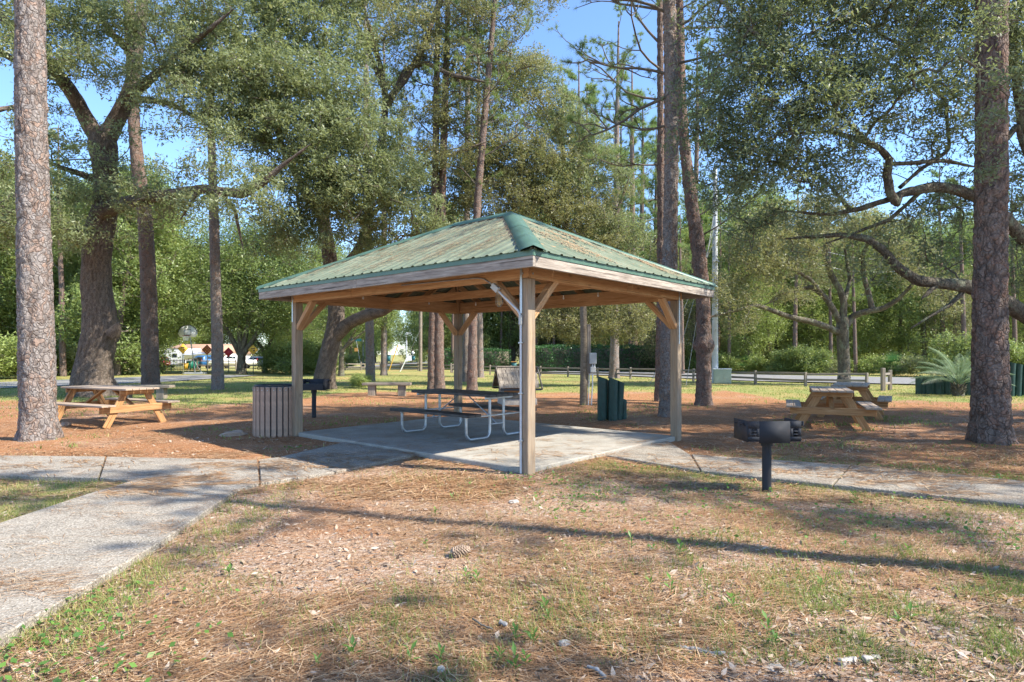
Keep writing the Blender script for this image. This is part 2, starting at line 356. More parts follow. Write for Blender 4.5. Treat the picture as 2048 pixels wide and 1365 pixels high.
def cham_box(L, wd, th, ch=.006):
    key = (round(L, 3), round(wd, 3), round(th, 3), ch)
    if key in _bx: return _bx[key]
    hx, hy, hz = L/2, wd/2, th/2; ch = min(ch, hx*.3, hy*.3, hz*.3)
    V = []; idx = {}
    for sx in (-1, 1):
        for sy in (-1, 1):
            for sz in (-1, 1):
                for ax in range(3):
                    p = [sx*(hx-ch), sy*(hy-ch), sz*(hz-ch)]; p[ax] = (sx, sy, sz)[ax]*(hx, hy, hz)[ax]
                    idx[(sx, sy, sz, ax)] = len(V); V.append(p)
    F = []
    for ax in range(3):
        a, b = [q for q in range(3) if q != ax]
        for s in (-1, 1):
            f = []
            for (sa, sb) in ((-1, -1), (1, -1), (1, 1), (-1, 1)):
                k = [0, 0, 0]; k[ax] = s; k[a] = sa; k[b] = sb; f.append(idx[(*k, ax)])
            if (s < 0) ^ (ax == 1): f = f[::-1]
            F.append(f)
    for ax in range(3):
        a, b = [q for q in range(3) if q != ax]
        for sa in (-1, 1):
            for sb in (-1, 1):
                k0 = [0, 0, 0]; k1 = [0, 0, 0]; k0[ax] = -1; k1[ax] = 1
                for k in (k0, k1): k[a] = sa; k[b] = sb
                F.append([idx[(*k0, a)], idx[(*k1, a)], idx[(*k1, b)], idx[(*k0, b)]])
    for sx in (-1, 1):
        for sy in (-1, 1):
            for sz in (-1, 1): F.append([idx[(sx, sy, sz, q)] for q in range(3)])
    me = bpy.data.meshes.new('board'); me.from_pydata(V, [], F)
    import bmesh
    bm = bmesh.new(); bm.from_mesh(me); bmesh.ops.recalc_face_normals(bm, faces=bm.faces); bm.to_mesh(me); bm.free()
    _bx[key] = me; return me
_mm = {}
def board(name, p0, p1, wd, th, mat, parent=None, up=(0, 0, 1), ch=.006, roll=0):
    """a chamfered timber from p0 to p1: wd across, th along the 'up' side"""
    p0, p1 = Vector(p0), Vector(p1); x = p1-p0; L = x.length; x.normalize()
    y = Vector(up).cross(x)
    if y.length < 1e-4: y = Vector((0, 1, 0)).cross(x)
    y.normalize(); z = x.cross(y)
    me0 = cham_box(L, wd, th, ch); key = (me0.name, mat.name)
    if key not in _mm:
        me = me0.copy(); me.name = name; me.materials.append(mat); _mm[key] = me
    o = bpy.data.objects.new(name, _mm[key]); link(o, parent)
    mt = Matrix((x, y, z)).transposed().to_4x4()
    if roll: mt = mt @ Matrix.Rotation(roll, 4, 'X')
    mt.translation = (p0+p1)/2; o.matrix_local = mt; return o
# ================================================================ THE SETTING
def fnoise(x, y, s, seed=0):
    """cheap smooth value noise on arrays"""
    x = np.asarray(x)*s+seed*13.7; y = np.asarray(y)*s+seed*7.3
    xi = np.floor(x); yi = np.floor(y); fx = x-xi; fy = y-yi; fx = fx*fx*(3-2*fx); fy = fy*fy*(3-2*fy)
    def h(a, b): q = np.sin(a*127.1+b*311.7+seed*17.)*43758.5453; return q-np.floor(q)
    return (h(xi, yi)*(1-fx)+h(xi+1, yi)*fx)*(1-fy)+(h(xi, yi+1)*(1-fx)+h(xi+1, yi+1)*fx)*fy
def grassy(x, y):
    x = np.asarray(x, float); y = np.asarray(y, float)
    n = fnoise(x, y, .5, 1)*.6+fnoise(x, y, 1.9, 2)*.4
    edge = np.where(x < -7, 18.6, 23.5)+np.where(x > 9, -4.5, 0)*1.0
    g = smooth(edge-2.2, edge+2.5, y+(n-.5)*5)*.95
    tri = (x < -4.3)*(y > 4.9)*(y < 7.35)*.62
    lo = 8.9-(x-.92)*.66; lo2 = np.where(x < 2.4, 8.5-(x-.9)*.55, 7.83-(x-2.4)*.65)
    verge = (x > .9)*smooth(-1.7, -.1, y-lo2)*(y < lo2+.1)*.60
    hi2 = 9.3-(x-2.4)*.6
    verge2 = (x > 3)*(y > hi2-.1)*(1-smooth(.3, 1.0, y-hi2))*.58
    fg = smooth(-1.5, 1.0, x)*(y > 2.9)*(y < 7.2)*(.12+.28*smooth(.48, .7, n))
    pe = np.clip(1-np.abs(x+2.45)/.45, 0, 1)*(y < 7)*.5
    base = smooth(.54, .78, n)*.34
    return np.clip(np.maximum.reduce([g, tri*(.6+.6*n), verge*(.6+.6*n), verge2*(.6+.6*n), fg, pe, base]), 0, 1)
def micro(x, y):
    return (fnoise(x, y, .45, 5)-.5)*.05+(fnoise(x, y, 2.2, 6)-.5)*.022+(fnoise(x, y, 7, 7)-.5)*.010
PATHPOLY = []
def axis_pts(lo, hi, n, fine, k):
    t = np.linspace(-1, 1, n); s = np.sinh(t*k)/np.sinh(k)
    return np.where(s < 0, fine+(fine-lo)*s, fine+(hi-fine)*s)
def build_ground():
    xs = axis_pts(-1500, 1500, 241, 0, 6.6); ys = axis_pts(-80, 2500, 241, 6, 6.4)
    X, Y = np.meshgrid(xs, ys); Z = gz(X, Y)+micro(X, Y)*np.clip(1.2-Y/80, .15, 1)
    for (px, py, hw) in ((*Gp(78, 885).xy, .5), (*Gp(1982, 890).xy, .5), (*Gp(1333, 834).xy, .45)):   # soil heaped a little round the pines
        Z += .05*np.exp(-((X-px)**2+(Y-py)**2)/(hw*hw*2))
    nx, ny = len(xs), len(ys); V = np.stack([X, Y, Z], -1).reshape(-1, 3)
    i, j = np.meshgrid(np.arange(ny-1), np.arange(nx-1), indexing='ij'); a = i*nx+j
    F = np.stack([a, a+1, a+nx+1, a+nx], -1).reshape(-1, 4)
    b = MB(); b.add(V, F); o = b.build('ground', M['ground'], smoothed=True)
    g = grassy(V[:, 0], V[:, 1]); a1 = o.data.attributes.new('grass', 'FLOAT', 'POINT'); a1.data.foreach_set('value', g.astype(np.float32))
    s_ = (1-smooth(6.5, 9.5, V[:, 1]))*(.25+.9*fnoise(V[:, 0], V[:, 1], .8, 9)); a2 = o.data.attributes.new('sand', 'FLOAT', 'POINT'); a2.data.foreach_set('value', s_.astype(np.float32))
    tag(o, kind='structure')
build_ground()
def gpoly(pxs): return [Gp(u, v).xy for u, v in pxs]
def sheet(name, pts, z, mat, kind='structure', sub=True):
    b = MB(); n = len(pts)
    me = bpy.data.meshes.new(name); me.from_pydata([(p[0], p[1], z+(float(gz(p[0], p[1])))) for p in pts], [], [list(range(n))])
    me.materials.append(mat); o = link(bpy.data.objects.new(name, me)); return tag(o, kind=kind)
# pale drive or court on the far left, the street beyond the rail fence
sheet('street', gpoly([(-700, 783), (0, 766), (310, 754), (400, 751), (520, 751.5), (450, 757), (316, 766), (0, 778), (-700, 802)]), .035, M['asphalt'])
sheet('road', gpoly([(600, 734), (700, 727), (775, 722.5), (852, 718), (856, 720.5), (868, 725), (900, 733), (1070, 741.5), (1500, 751), (1830, 757.5), (2600, 777),
                     (2600, 800), (1830, 771), (1500, 764), (1240, 753), (1070, 748), (900, 739.5), (690, 740), (600, 744)]), .06, M['asphalt'])
# the footpath: cast slabs with open joints
path_root = empty('path'); tag(path_root, kind='structure')
def slab(pts, z1=.042, z0=-.08, mat='path', parent=path_root, name='path_slab', bev=.008):
    import bmesh
    PATHPOLY.append([tuple(p[:2]) for p in pts])
    bm = bmesh.new(); vs = [bm.verts.new((p[0], p[1], z1)) for p in pts]
    f = bm.faces.new(vs)
    if f.normal.z < 0 or True:
        bm.normal_update()
        if f.normal.z < 0: f.normal_flip()
    r = bmesh.ops.extrude_face_region(bm, geom=[f]); 
    for e in r['geom']:
        if isinstance(e, bmesh.types.BMVert): e.co.z = z1
    for v in vs: v.co.z = z0
    bmesh.ops.recalc_face_normals(bm, faces=bm.faces)
    top = [e for e in bm.edges if all(abs(v.co.z-z1) < 1e-5 for v in e.verts)]
    bmesh.ops.bevel(bm, geom=top, offset=bev, segments=1, affect='EDGES')
    me = bpy.data.meshes.new(name); bm.to_mesh(me); bm.free(); me.materials.append(M[mat])
    return link(bpy.data.objects.new(name, me), parent)
def lerp(a, b, t): return (a[0]+(b[0]-a[0])*t, a[1]+(b[1]-a[1])*t)
zt = .042
def q(u, v): return tuple(Gp(u, v, zt).xy)
GA = math.radians(-41)
GC = Vector((-.527, 10.862, 0))
E1 = Vector((math.cos(GA), math.sin(GA), 0)); E2 = Vector((-math.sin(GA), math.cos(GA), 0))
def gl(x, y, z=0): return GC+E1*x+E2*y+Vector((0, 0, z))
# left arm from the gazebo slab (its joint follows the slab's edge), then the fork
sE = lambda x: tuple(gl(x, -2.07).xy)
slab([sE(-1.15), sE(.64), q(672, 943), q(560, 914)])
slab([q(557, 914.6), q(669, 943.6), q(522, 966), q(518, 919.6)])
slab([q(514, 920), q(518, 966.5), (-2.93, 6.56), q(265, 961.5), q(200, 956), q(214, 913.5)], bev=.006)
slab([q(210, 913.3), q(196, 955.8), q(0, 950.5), q(-180, 948), q(-180, 910), q(0, 911)])
slab([q(-184, 910), q(-184, 948), q(-900, 940), q(-900, 905)])
slab([(-2.93, 6.552), (-2.70, 4.72), (-4.37, 4.72), (-4.38, 6.3), (q(265, 961.5)[0], q(265, 961.5)[1]-.008)])
slab([(-2.70, 4.70), (-2.60, 3.0), (-4.32, 3.0), (-4.37, 4.70)])
slab([(-2.60, 2.98), (-2.45, 1.2), (-4.2, 1.2), (-4.32, 2.98)])
slab([(-2.45, 1.18), (-2.3, -2), (-4.1, -2), (-4.2, 1.18)])
# right arm
up_ = [q(1290, 897), q(1380, 909), q(1700, 930), q(2048, 962), q(2700, 1022)]
lo_ = [q(1130, 918), q(1400, 941), q(1664, 969), q(2048, 1008), q(2700, 1085)]
e0 = tuple(gl(2.78, -.35).xy); e1 = tuple(gl(2.78, 1.55).xy)
slab([e0, e1, up_[1], lo_[1]]); 
g = .012
slab([lerp(lo_[1], lo_[2], g), lerp(up_[1], up_[2], g), up_[2], lo_[2]])
slab([lerp(lo_[2], lo_[3], g), lerp(up_[2], up_[3], g), up_[3], lo_[3]])
slab([lerp(lo_[3], lo_[4], g), lerp(up_[3], up_[4], g), up_[4], lo_[4]])
pav = empty('gazebo_floor'); tag(pav, kind='structure')
slab([tuple(gl(*p).xy) for p in ((-2.72, -2.03), (0, -2.03), (0, 2.03), (-2.72, 2.03))], .07, mat='slab', parent=pav, name='floor_slab', bev=.012)
slab([tuple(gl(*p).xy) for p in ((.006, -2.03), (2.72, -2.03), (2.72, 2.03), (.006, 2.03))], .07, mat='slab', parent=pav, name='floor_slab', bev=.012)

# ================================================================ GAZEBO
HX, HY, OV = 2.70, 2.015, .48
EX, EY = HX+OV, HY+OV
BB, EZ, RZ = 2.41, 2.665, 3.85
gz_ = empty('gazebo', GC, GA, 'open timber gazebo with a green ribbed metal hip roof at the centre', 'gazebo')
post_t = .145
for sx in (-1, 1):
    for sy in (-1, 1):
        board('post', (sx*HX, sy*HY, -.12), (sx*HX, sy*HY, BB-.001 if not (sx > 0 and sy < 0) else BB-.001), post_t, post_t, M['post'], gz_, ch=.008)
        board('post_head', (sx*(HX-.05), sy*(HY-.05), BB), (sx*(HX-.05), sy*(HY-.05), EZ+.12), .07, .07, M['beam'], gz_, ch=.004)
bo = .5*post_t+.003
bz = BB+.12
for sx in (-1, 1):                        # ring beam, doubled boards, butt jointed
    x = sx*(HX+bo-.02)
    sp = .25*sx
    board('beam_board', (x, -HY-bo+.045, bz), (x, sp-.002, bz), .04, .24, M['beam'], gz_)
    board('beam_board', (x, sp+.002, bz), (x, HY+bo-.045, bz), .04, .24, M['beam'], gz_)
    board('beam_board', (x-sx*.085, -HY+.05, bz), (x-sx*.085, HY-.05, bz), .04, .24, M['beam'], gz_)
for sy in (-1, 1):
    y = sy*(HY+bo-.02); sp = -.9 if sy < 0 else .7
    board('beam_board', (-HX-bo, y, bz), (sp-.002, y, bz), .04, .24, M['beam'], gz_)
    board('beam_board', (sp+.002, y, bz), (HX+bo, y, bz), .04, .24, M['beam'], gz_)
    board('beam_board', (-HX+.10, y-sy*.085, bz), (HX-.10, y-sy*.085, bz), .04, .24, M['beam'], gz_)
for sx in (-1, 1):
    for sy in (-1, 1):
        board('brace', (sx*(HX-.06), sy*HY, BB-.47), (sx*(HX-.55), sy*HY, BB+.02), .085, .11, M['beam'], gz_, up=(0, 1, 0))
        board('brace', (sx*HX, sy*(HY-.06), BB-.47), (sx*HX, sy*(HY-.55), BB+.02), .085, .11, M['beam'], gz_, up=(1, 0, 0))
slope = (RZ-EZ)/EY
def roofz(dist): return EZ+slope*dist     # dist = horizontal distance in from the eave
rb = .10                                   # rafter tops lie this far below the metal
for k in range(11):                        # common and jack rafters
    for sy in (-1, 1):
        x = -2.85+k*.57; run = min(EY, EX-abs(x))-.03
        if run > .3:
            board('rafter', (x, sy*(EY-.03), roofz(.03)-rb), (x, sy*(EY-run), roofz(run)-rb), .04, .12, M['beam'], gz_)
for k in range(9):
    for sx in (-1, 1):
        y = -2.2+k*.55; run = EY-abs(y)-.06
        if run > .3: board('rafter', (sx*(EX-.03), y, roofz(.03)-rb), (sx*(EX-run), y, roofz(run)-rb), .04, .12, M['beam'], gz_)
for sx in (-1, 1):
    for sy in (-1, 1):
        board('hip_rafter', (sx*(EX-.04), sy*(EY-.04), EZ-.11), (sx*.69, sy*.01, RZ-.12), .045, .15, M['beam'], gz_)
board('ridge_beam', (-.75, 0, RZ-.14), (.75, 0, RZ-.14), .045, .16, M['beam'], gz_)
board('tie_beam', (-HX+.08, 0, BB+.14), (HX-.08, 0, BB+.14), .04, .14, M['beam'], gz_)
for k in range(4):                         # purlins under the metal
    dd = .45+k*.55
    for sy in (-1, 1): board('purlin', (-(EX-dd)+.05, sy*(EY-dd), roofz(dd)-.028), ((EX-dd)-.05, sy*(EY-dd), roofz(dd)-.028), .085, .025, M['beam'], gz_)
    for sx in (-1, 1): board('purlin', (sx*(EX-dd), -(EY-dd)+.06, roofz(dd)-.028), (sx*(EX-dd), (EY-dd)-.06, roofz(dd)-.028), .085, .025, M['beam'], gz_)
fz = EZ-.135
for sy in (-1, 1):
    sp = .2*sy
    board('fascia', (-EX, sy*(EY-.02), fz), (sp-.002, sy*(EY-.02), fz), .038, .13, M['fascia'], gz_)
    board('fascia', (sp+.002, sy*(EY-.02), fz), (EX, sy*(EY-.02), fz), .038, .13, M['fascia'], gz_)
for sx in (-1, 1): board('fascia', (sx*(EX-.02), -EY+.04, fz), (sx*(EX-.02), EY-.04, fz), .038, .13, M['fascia'], gz_)
# ribbed metal panels
sl_v = math.hypot(1, slope); cs, sn = 1/sl_v, slope/sl_v
def panel(s0, s1, half, ridge_half, place):
    prof = []
    pitch = .2286; n = max(1, round((s1-s0)/pitch))
    for i in range(n):
        a = s0+i*(s1-s0)/n; p = (s1-s0)/n
        prof += [(a, .015), (a+.018, .015), (a+.032, 0), (a+p*.5-.01, 0), (a+p*.5, .004), (a+p*.5+.01, 0), (a+p-.032, 0), (a+p-.018, .015)]
    prof.append((s1, .015)); V = []; F = []
    NT = 7
    for s, h in prof:
        top = max(.0, min(EY, half-abs(s))-.005)
        for k in range(NT):
            r = -.03+(top+.03)*k/(NT-1)
            V.append(place(s, r, h+.004*math.sin(s*7+k*1.3)*.5))
    for i in range(len(prof)-1):
        for k in range(NT-1): F.append((i*NT+k, (i+1)*NT+k, (i+1)*NT+k+1, i*NT+k+1))
    b = MB(); b.add(V, F); return b.build('roof_panel', M['roof'], gz_)
def place_y(sy): return lambda s, r, h: (s, sy*(EY-r)+sy*h*sn, roofz(r)+h*cs)
def place_x(sx): return lambda s, r, h: (sx*(EX-r)+sx*h*sn, s, roofz(r)+h*cs)
for sy in (-1, 1):
    for k in range(7):
        a = -EX+k*2*EX/7; panel(a+.001, a+2*EX/7-.001, EX, .685, place_y(sy))
for sx in (-1, 1):
    for k in range(5):
        a = -EY+k*2*EY/5; panel(a+.001, a+2*EY/5-.001, EY, 0, place_x(sx))
# green trim along the eaves
tz = EZ-.03
for sy in (-1, 1):
    for k in range(2): board('eave_trim', (-EX-.004+k*EX, sy*(EY+.004), tz-.008), (-.002+k*(EX+.004), sy*(EY+.004), tz-.008), .008, .07, M['trim'], gz_, ch=.001)
for sx in (-1, 1):
    for k in range(2): board('eave_trim', (sx*(EX+.004), -EY+k*EY, tz-.008), (sx*(EX+.004), -.002+k*EY, tz-.008), .008, .07, M['trim'], gz_, ch=.001)
def cap(p0, p1, na, nb, wdt=.15, name='hip_cap'):
    """folded flashing from p0 to p1; na, nb: in-plane directions down each side"""
    b = MB(); p0, p1 = Vector(p0), Vector(p1); up = Vector((0, 0, .034))
    V = []
    for p in (p0, p1):
        for d, hgt in ((na, 0), (na, 1), (None, 1), (nb, 1), (nb, 0)):
            q_ = p+up*(1 if hgt else .25)+Vector((0, 0, .01 if d is None else 0)); 
            if d is not None: q_ = q_+Vector(d)*wdt
            V.append(q_)
    b.add([tuple(v) for v in V], [(i, i+1, i+6, i+5) for i in range(4)]); return b.build(name, M['trim'], gz_)
for sx in (-1, 1):
    for sy in (-1, 1):
        a = Vector((sx*(EX+.01), sy*(EY+.01), EZ-.004)); r = Vector((sx*.685, 0, RZ))
        h = (r-a).normalized()
        dn = Vector((0, sy, -slope)).normalized(); dn = (dn+Vector((sx*-.55, 0, 0))).normalized() # across, on the long face
        long_d = Vector((-sx, 0, 0)); long_d = (long_d-h*long_d.dot(h)).normalized()
        end_d = Vector((0, -sy, 0)); end_d = (end_d-h*end_d.dot(h)).normalized()
        n_ = 2
        for k in range(n_):
            pa = a+(r-a)*(k/n_)+Vector((0, 0, .004*k)); pb = a+(r-a)*((k+1)/n_+.02)+Vector((0, 0, .004*k))
            if k == n_-1: pb = r+Vector((0, 0, .004*k))
            cap(pa, pb, long_d, end_d, .15)
cap((-.7, 0, RZ+.012), (.7, 0, RZ+.012), Vector((0, -cs, -sn)), Vector((0, cs, -sn)), .15, 'ridge_cap')
for sx in (-1, 1):
    for sy in (-1, 1):
        for z in (BB+.06, BB+.18):
            b = MB(); b.tube([(sx*(HX-.01), sy*(HY+bo), z), (sx*(HX-.01), sy*(HY+bo+.012), z)], .014, 6); b.tube([(sx*(HX+bo), sy*(HY-.01), z), (sx*(HX+bo+.012), sy*(HY-.01), z)], .014, 6); b.build('bolt', M['galv'], gz_)
# conduit, switch box, cage lamp
nx_, ny_ = HX-.03, -HY-post_t/2
b = MB(); b.tube([(nx_, ny_-.016, .02), (nx_, ny_-.016, 1.86), (nx_-.01, ny_-.016, 1.96), (nx_-.05, ny_-.016, 2.02), (nx_-.30, ny_-.018, 2.22), (nx_-.36, ny_-.018, 2.27)], .0135, 10)
b.build('conduit', M['conduit'], gz_, smoothed=True)
for z in (.42, 1.0, 1.62): board('conduit_strap', (nx_-.03, ny_-.0165, z), (nx_+.03, ny_-.0165, z), .036, .02, M['galv'], gz_)
board('cover_plate', (nx_, ny_-.022, 1.84), (nx_, ny_-.022, 1.96), .045, .03, M['box_grey'], gz_, up=(0, 1, 0))
board('switch_box', (nx_-.36, ny_-.03, 2.28), (nx_-.46, ny_-.03, 2.36), .075, .05, M['box_grey'], gz_, up=(0, 1, 0))
b = MB(); b.tube([(nx_-.46, ny_-.018, 2.36), (nx_-.62, ny_-.014, 2.45), (nx_-.74, ny_-.014, 2.475), (nx_-1.5, ny_-.014, 2.485), (nx_-2.3, ny_-.014, 2.495)], .009, 8); b.build('cable', M['wire'], gz_, smoothed=True)
for (sx, sy) in ((-1, -1), (1, 1)):
    px = sx*HX+(-.03 if sx < 0 else post_t/2+.006); py = sy*HY-(post_t/2+.006 if sx < 0 else .03)
    board('metal_strap', (px, py, BB-.75 if sx > 0 else BB-.35), (px, py, BB+.2), .035 if sx < 0 else .006, .006 if sx < 0 else .035, M['galv'], gz_, up=(0, 1, 0))
board('metal_strap', (HX-.03, ny_-.012, 1.98), (HX-.03, ny_-.012, 2.62), .035, .004, M['galv'], gz_, up=(0, 1, 0))
lamp = empty('cage_lamp', gl(.45, -.05, 2.55), 0, 'round caged glass lamp hanging under the gazebo roof', 'lamp')
b = MB(); b.tube([(0, 0, .0), (0, 0, -.06)], [.055, .05], 14); b.build('lamp_base', M['galv'], lamp)
b = MB(); b.tube([(0, 0, -.06), (0, 0, -.12), (0, 0, -.2), (0, 0, -.235)], [.045, .05, .045, .02], 14); b.build('lamp_globe', M['amber_glass'], lamp, smoothed=True)
b = MB()
for k in range(6):
    a = k*math.pi/3; b.tube([(math.cos(a)*r, math.sin(a)*r, z) for r, z in ((.055, -.05), (.064, -.13), (.058, -.21), (.02, -.255), (0, -.26))], .004, 5)
for z, r in ((-.09, .062), (-.17, .064)):
    b.tube([(math.cos(t*math.pi/8)*r, math.sin(t*math.pi/8)*r, z) for t in range(17)], .004, 5)
b.build('lamp_cage', M['galv'], lamp)
for k in range(9):                         # bulbs strung on the beams
    x = -2.3+k*.57
    o = empty('string_bulb') if False else None
def bulb(x, y, z):
    b = MB(); b.tube([(0, 0, .035), (0, 0, 0)], .010, 6); b.tube([(0, 0, 0), (0, 0, -.012), (0, 0, -.035), (0, 0, -.048)], [.008, .019, .017, .004], 8)
    o = b.build('string_bulb', M['white']); o.location = gl(x, y, z)
    return tag(o, 'small pale socket bulb hung along the far beams inside the gazebo', 'bulb', 'string bulbs under the gazebo roof')
b0 = bulb(-2.0, 1.88, 2.60)
for x, y in ((-1.2, 1.88), (-.4, 1.88), (.4, 1.88), (1.2, 1.88), (2.0, 1.88), (-2.55, 1.0), (-2.55, .2), (-2.55, -.7)):
    c = b0.copy(); COL.objects.link(c); c.location = gl(x, y, 2.60)
# needles lying on the roof
def roof_needles():
    V = []; T = []
    rng = np.random.default_rng(3)
    cl = [(rng.uniform(-2.6, 2.6), rng.uniform(.15, 2.2)) for _ in range(60)]
    for _ in range(6500):
        if rng.random() < .82: c = cl[rng.integers(60)]; s, r = c[0]+rng.normal(0, .09), c[1]+rng.normal(0, .30)
        else: s, r = rng.uniform(-3, 3), rng.uniform(.05, 2.4)
        s += r*.0
        if r < .02 or r > min(EY, EX-abs(s))-.1: continue
        a = rng.normal(1.15, .35); L = rng.uniform(.09, .2); ds, dr = math.cos(a)*L, math.sin(a)*L
        f = place_y(-1); p0 = np.array(f(s, r, .024+rng.random()*.012)); p1 = np.array(f(s+ds, min(r+dr*.6, 2.4), .026)); wv = np.array(f(s+.0045, r, .024))-np.array(f(s, r, .024))
        V.append([p0, p0+wv, p1+wv, p1]); T.append(rng.random())
    b = MB(); b.quads(np.array(V), np.array(T)); o = b.build('needle_litter', M['litter_needle'], gz_, attrs='tint'); tag(o, kind='stuff')
    V = []; T = []; cl = [(rng.uniform(-1.8, 1.8), rng.uniform(.3, 2.0)) for _ in range(30)]
    for _ in range(3600):
        c = cl[rng.integers(30)]; s, r = c[0]+rng.normal(0, .08), c[1]+rng.normal(0, .28)
        if r < .02 or r > EY-abs(s)-.15: continue
        a = rng.normal(1.3, .4); L = rng.uniform(.09, .2); ds, dr = math.cos(a)*L, math.sin(a)*L
        f = place_x(1); p0 = np.array(f(s, r, .026)); p1 = np.array(f(s+ds, min(r+dr*.6, 2.4), .026)); wv = np.array((0, .006, 0))
        V.append([p0, p0+wv, p1+wv, p1]); T.append(rng.random())
    b = MB(); b.quads(np.array(V), np.array(T)); o = b.build('needle_litter', M['litter_needle'], gz_, attrs='tint'); tag(o, kind='stuff')
roof_needles()

# ================================================================ FURNITURE
def steel_table():
    t = empty('picnic_table', (-.86, 10.83, .07), GA, 'black plank picnic table on looped galvanised steel legs under the gazebo', 'picnic table')
    L = 1.98
    for k in range(5): board('table_plank', (-L/2, -.29+k*.145, .735), (L/2, -.29+k*.145, .735), .137, .045, M['black_plank'], t)
    for sy in (-1, 1):
        for k in range(2): board('seat_plank', (-L/2, sy*(.63+k*.145), .435), (L/2, sy*(.63+k*.145), .435), .137, .045, M['black_plank'], t)
    for sx in (-1, 1):
        x = sx*.80
        for sy in (-1, 1):
            yo, yi, r = sy*.72, sy*.17, .12
            pts = [(x, yo, .41), (x, yo, .16)]
            for a in range(1, 6): th = a*math.pi/12; pts.append((x, yo-sy*r*(1-math.cos(th)), .035+r-math.sin(th)*r))
            for a in range(1, 7): th = a*math.pi/12; pts.append((x, yi+sy*r*(1-math.sin(th)), .035+r-math.cos(th)*r))
            pts += [(x, yi, .3), (x, yi, .71)]
            b = MB(); b.tube(pts, .024, 12); b.build('leg_loop', M['galv'], t, smoothed=True)
        board('cross_brace', (x+sx*.05, -.33, .69), (x+sx*.05, .33, .69), .04, .04, M['galv'], t)
        board('cross_brace', (x+sx*.0+.03, -.78, .40), (x+.03, .78, .40), .03, .025, M['galv'], t)
        b = MB(); b.tube([(sx*.12, 0, .69), (x, 0, .26)], .011, 8); b.build('diagonal_brace', M['galv'], t, smoothed=True)
        b = MB(); b.tube([(x, -.19, .25), (x, .19, .25)], .013, 8); b.build('cross_bar', M['galv'], t, smoothed=True)
steel_table()
def wood_table(loc, rz, label, L=1.83):
    t = empty('picnic_table', loc, rz, label, 'picnic table', 'timber A-frame picnic tables')
    for k in range(5): board('table_plank', (-L/2+random.uniform(-.01, .01), -.292+k*.146, .755), (L/2, -.292+k*.146, .755), .138, .038, M['pine_top'], t)
    for sy in (-1, 1):
        for k in range(2): board('seat_plank', (-L/2, sy*(.62+k*.143), .44), (L/2, sy*(.62+k*.143), .44), .137, .038, M['pine_top'], t)
    for sx in (-1, 1):
        x = sx*(L/2-.2)
        board('top_bearer', (x, -.36, .69), (x, .36, .69), .038, .09, M['pine_plank'], t)
        board('seat_bearer', (x, -.76, .355), (x, .76, .355), .038, .14, M['pine_plank'], t)
        for sy in (-1, 1): board('leg', (x-sx*.04, sy*.20, .735), (x-sx*.04, sy*.62, -.02), .038, .135, M['pine_plank'], t, up=(0, sy, .55))
        board('diagonal_brace', (x-sx*.06, 0, .37), (sx*.15, 0, .72), .085, .038, M['pine_plank'], t)
    return t
tables = [wood_table((-8.72, 13.3, 0), math.radians(-26), 'timber A-frame picnic table between the near left pine and the thick oak', 2.3),
          wood_table((6.60, 12.75, 0), math.radians(66), 'nearer timber picnic table behind the black pedestal grill on the right'),
          wood_table((8.15, 14.75, 0), math.radians(58), 'farther timber picnic table, butted behind the nearer one at right')]
def trash():
    c = Gp(536, 876); t = empty('trash_can', (c.x, c.y+.38, 0), 0, 'round litter bin clad in tan upright slats beside the left gazebo post', 'trash can')
    n = 24; R = .385
    for k in range(n):
        a = 2*math.pi*k/n
        board('slat', (R*math.cos(a), R*math.sin(a), .0), (R*math.cos(a), R*math.sin(a), .895), .078, .026, M['slat'], t, up=(math.cos(a), math.sin(a), 0), ch=.005)
    b = MB(); b.tube([(0, 0, .03), (0, 0, .88)], R-.035, 32); b.build('liner', M['dark_metal'], t)
    b = MB(); b.tube([(math.cos(q*math.pi/20)*(R-.02), math.sin(q*math.pi/20)*(R-.02), .912) for q in range(41)], .014, 8); b.build('rim', M['dark_metal'], t, smoothed=True)
    for q_ in (.2, .75): b = MB(); b.tube([(math.cos(q*math.pi/20)*(R-.018), math.sin(q*math.pi/20)*(R-.018), q_) for q in range(41)], .008, 6); b.build('band', M['dark_metal'], t)
    b = MB()
    for k in range(n):
        a = 2*math.pi*k/n; b.tube([(R*1.0*math.cos(a)+.012*math.cos(a), (R+.012)*math.sin(a), .84), ((R+.02)*math.cos(a), (R+.02)*math.sin(a), .84)], .008, 6)
    b.build('screws', M['galv'], t)
trash()
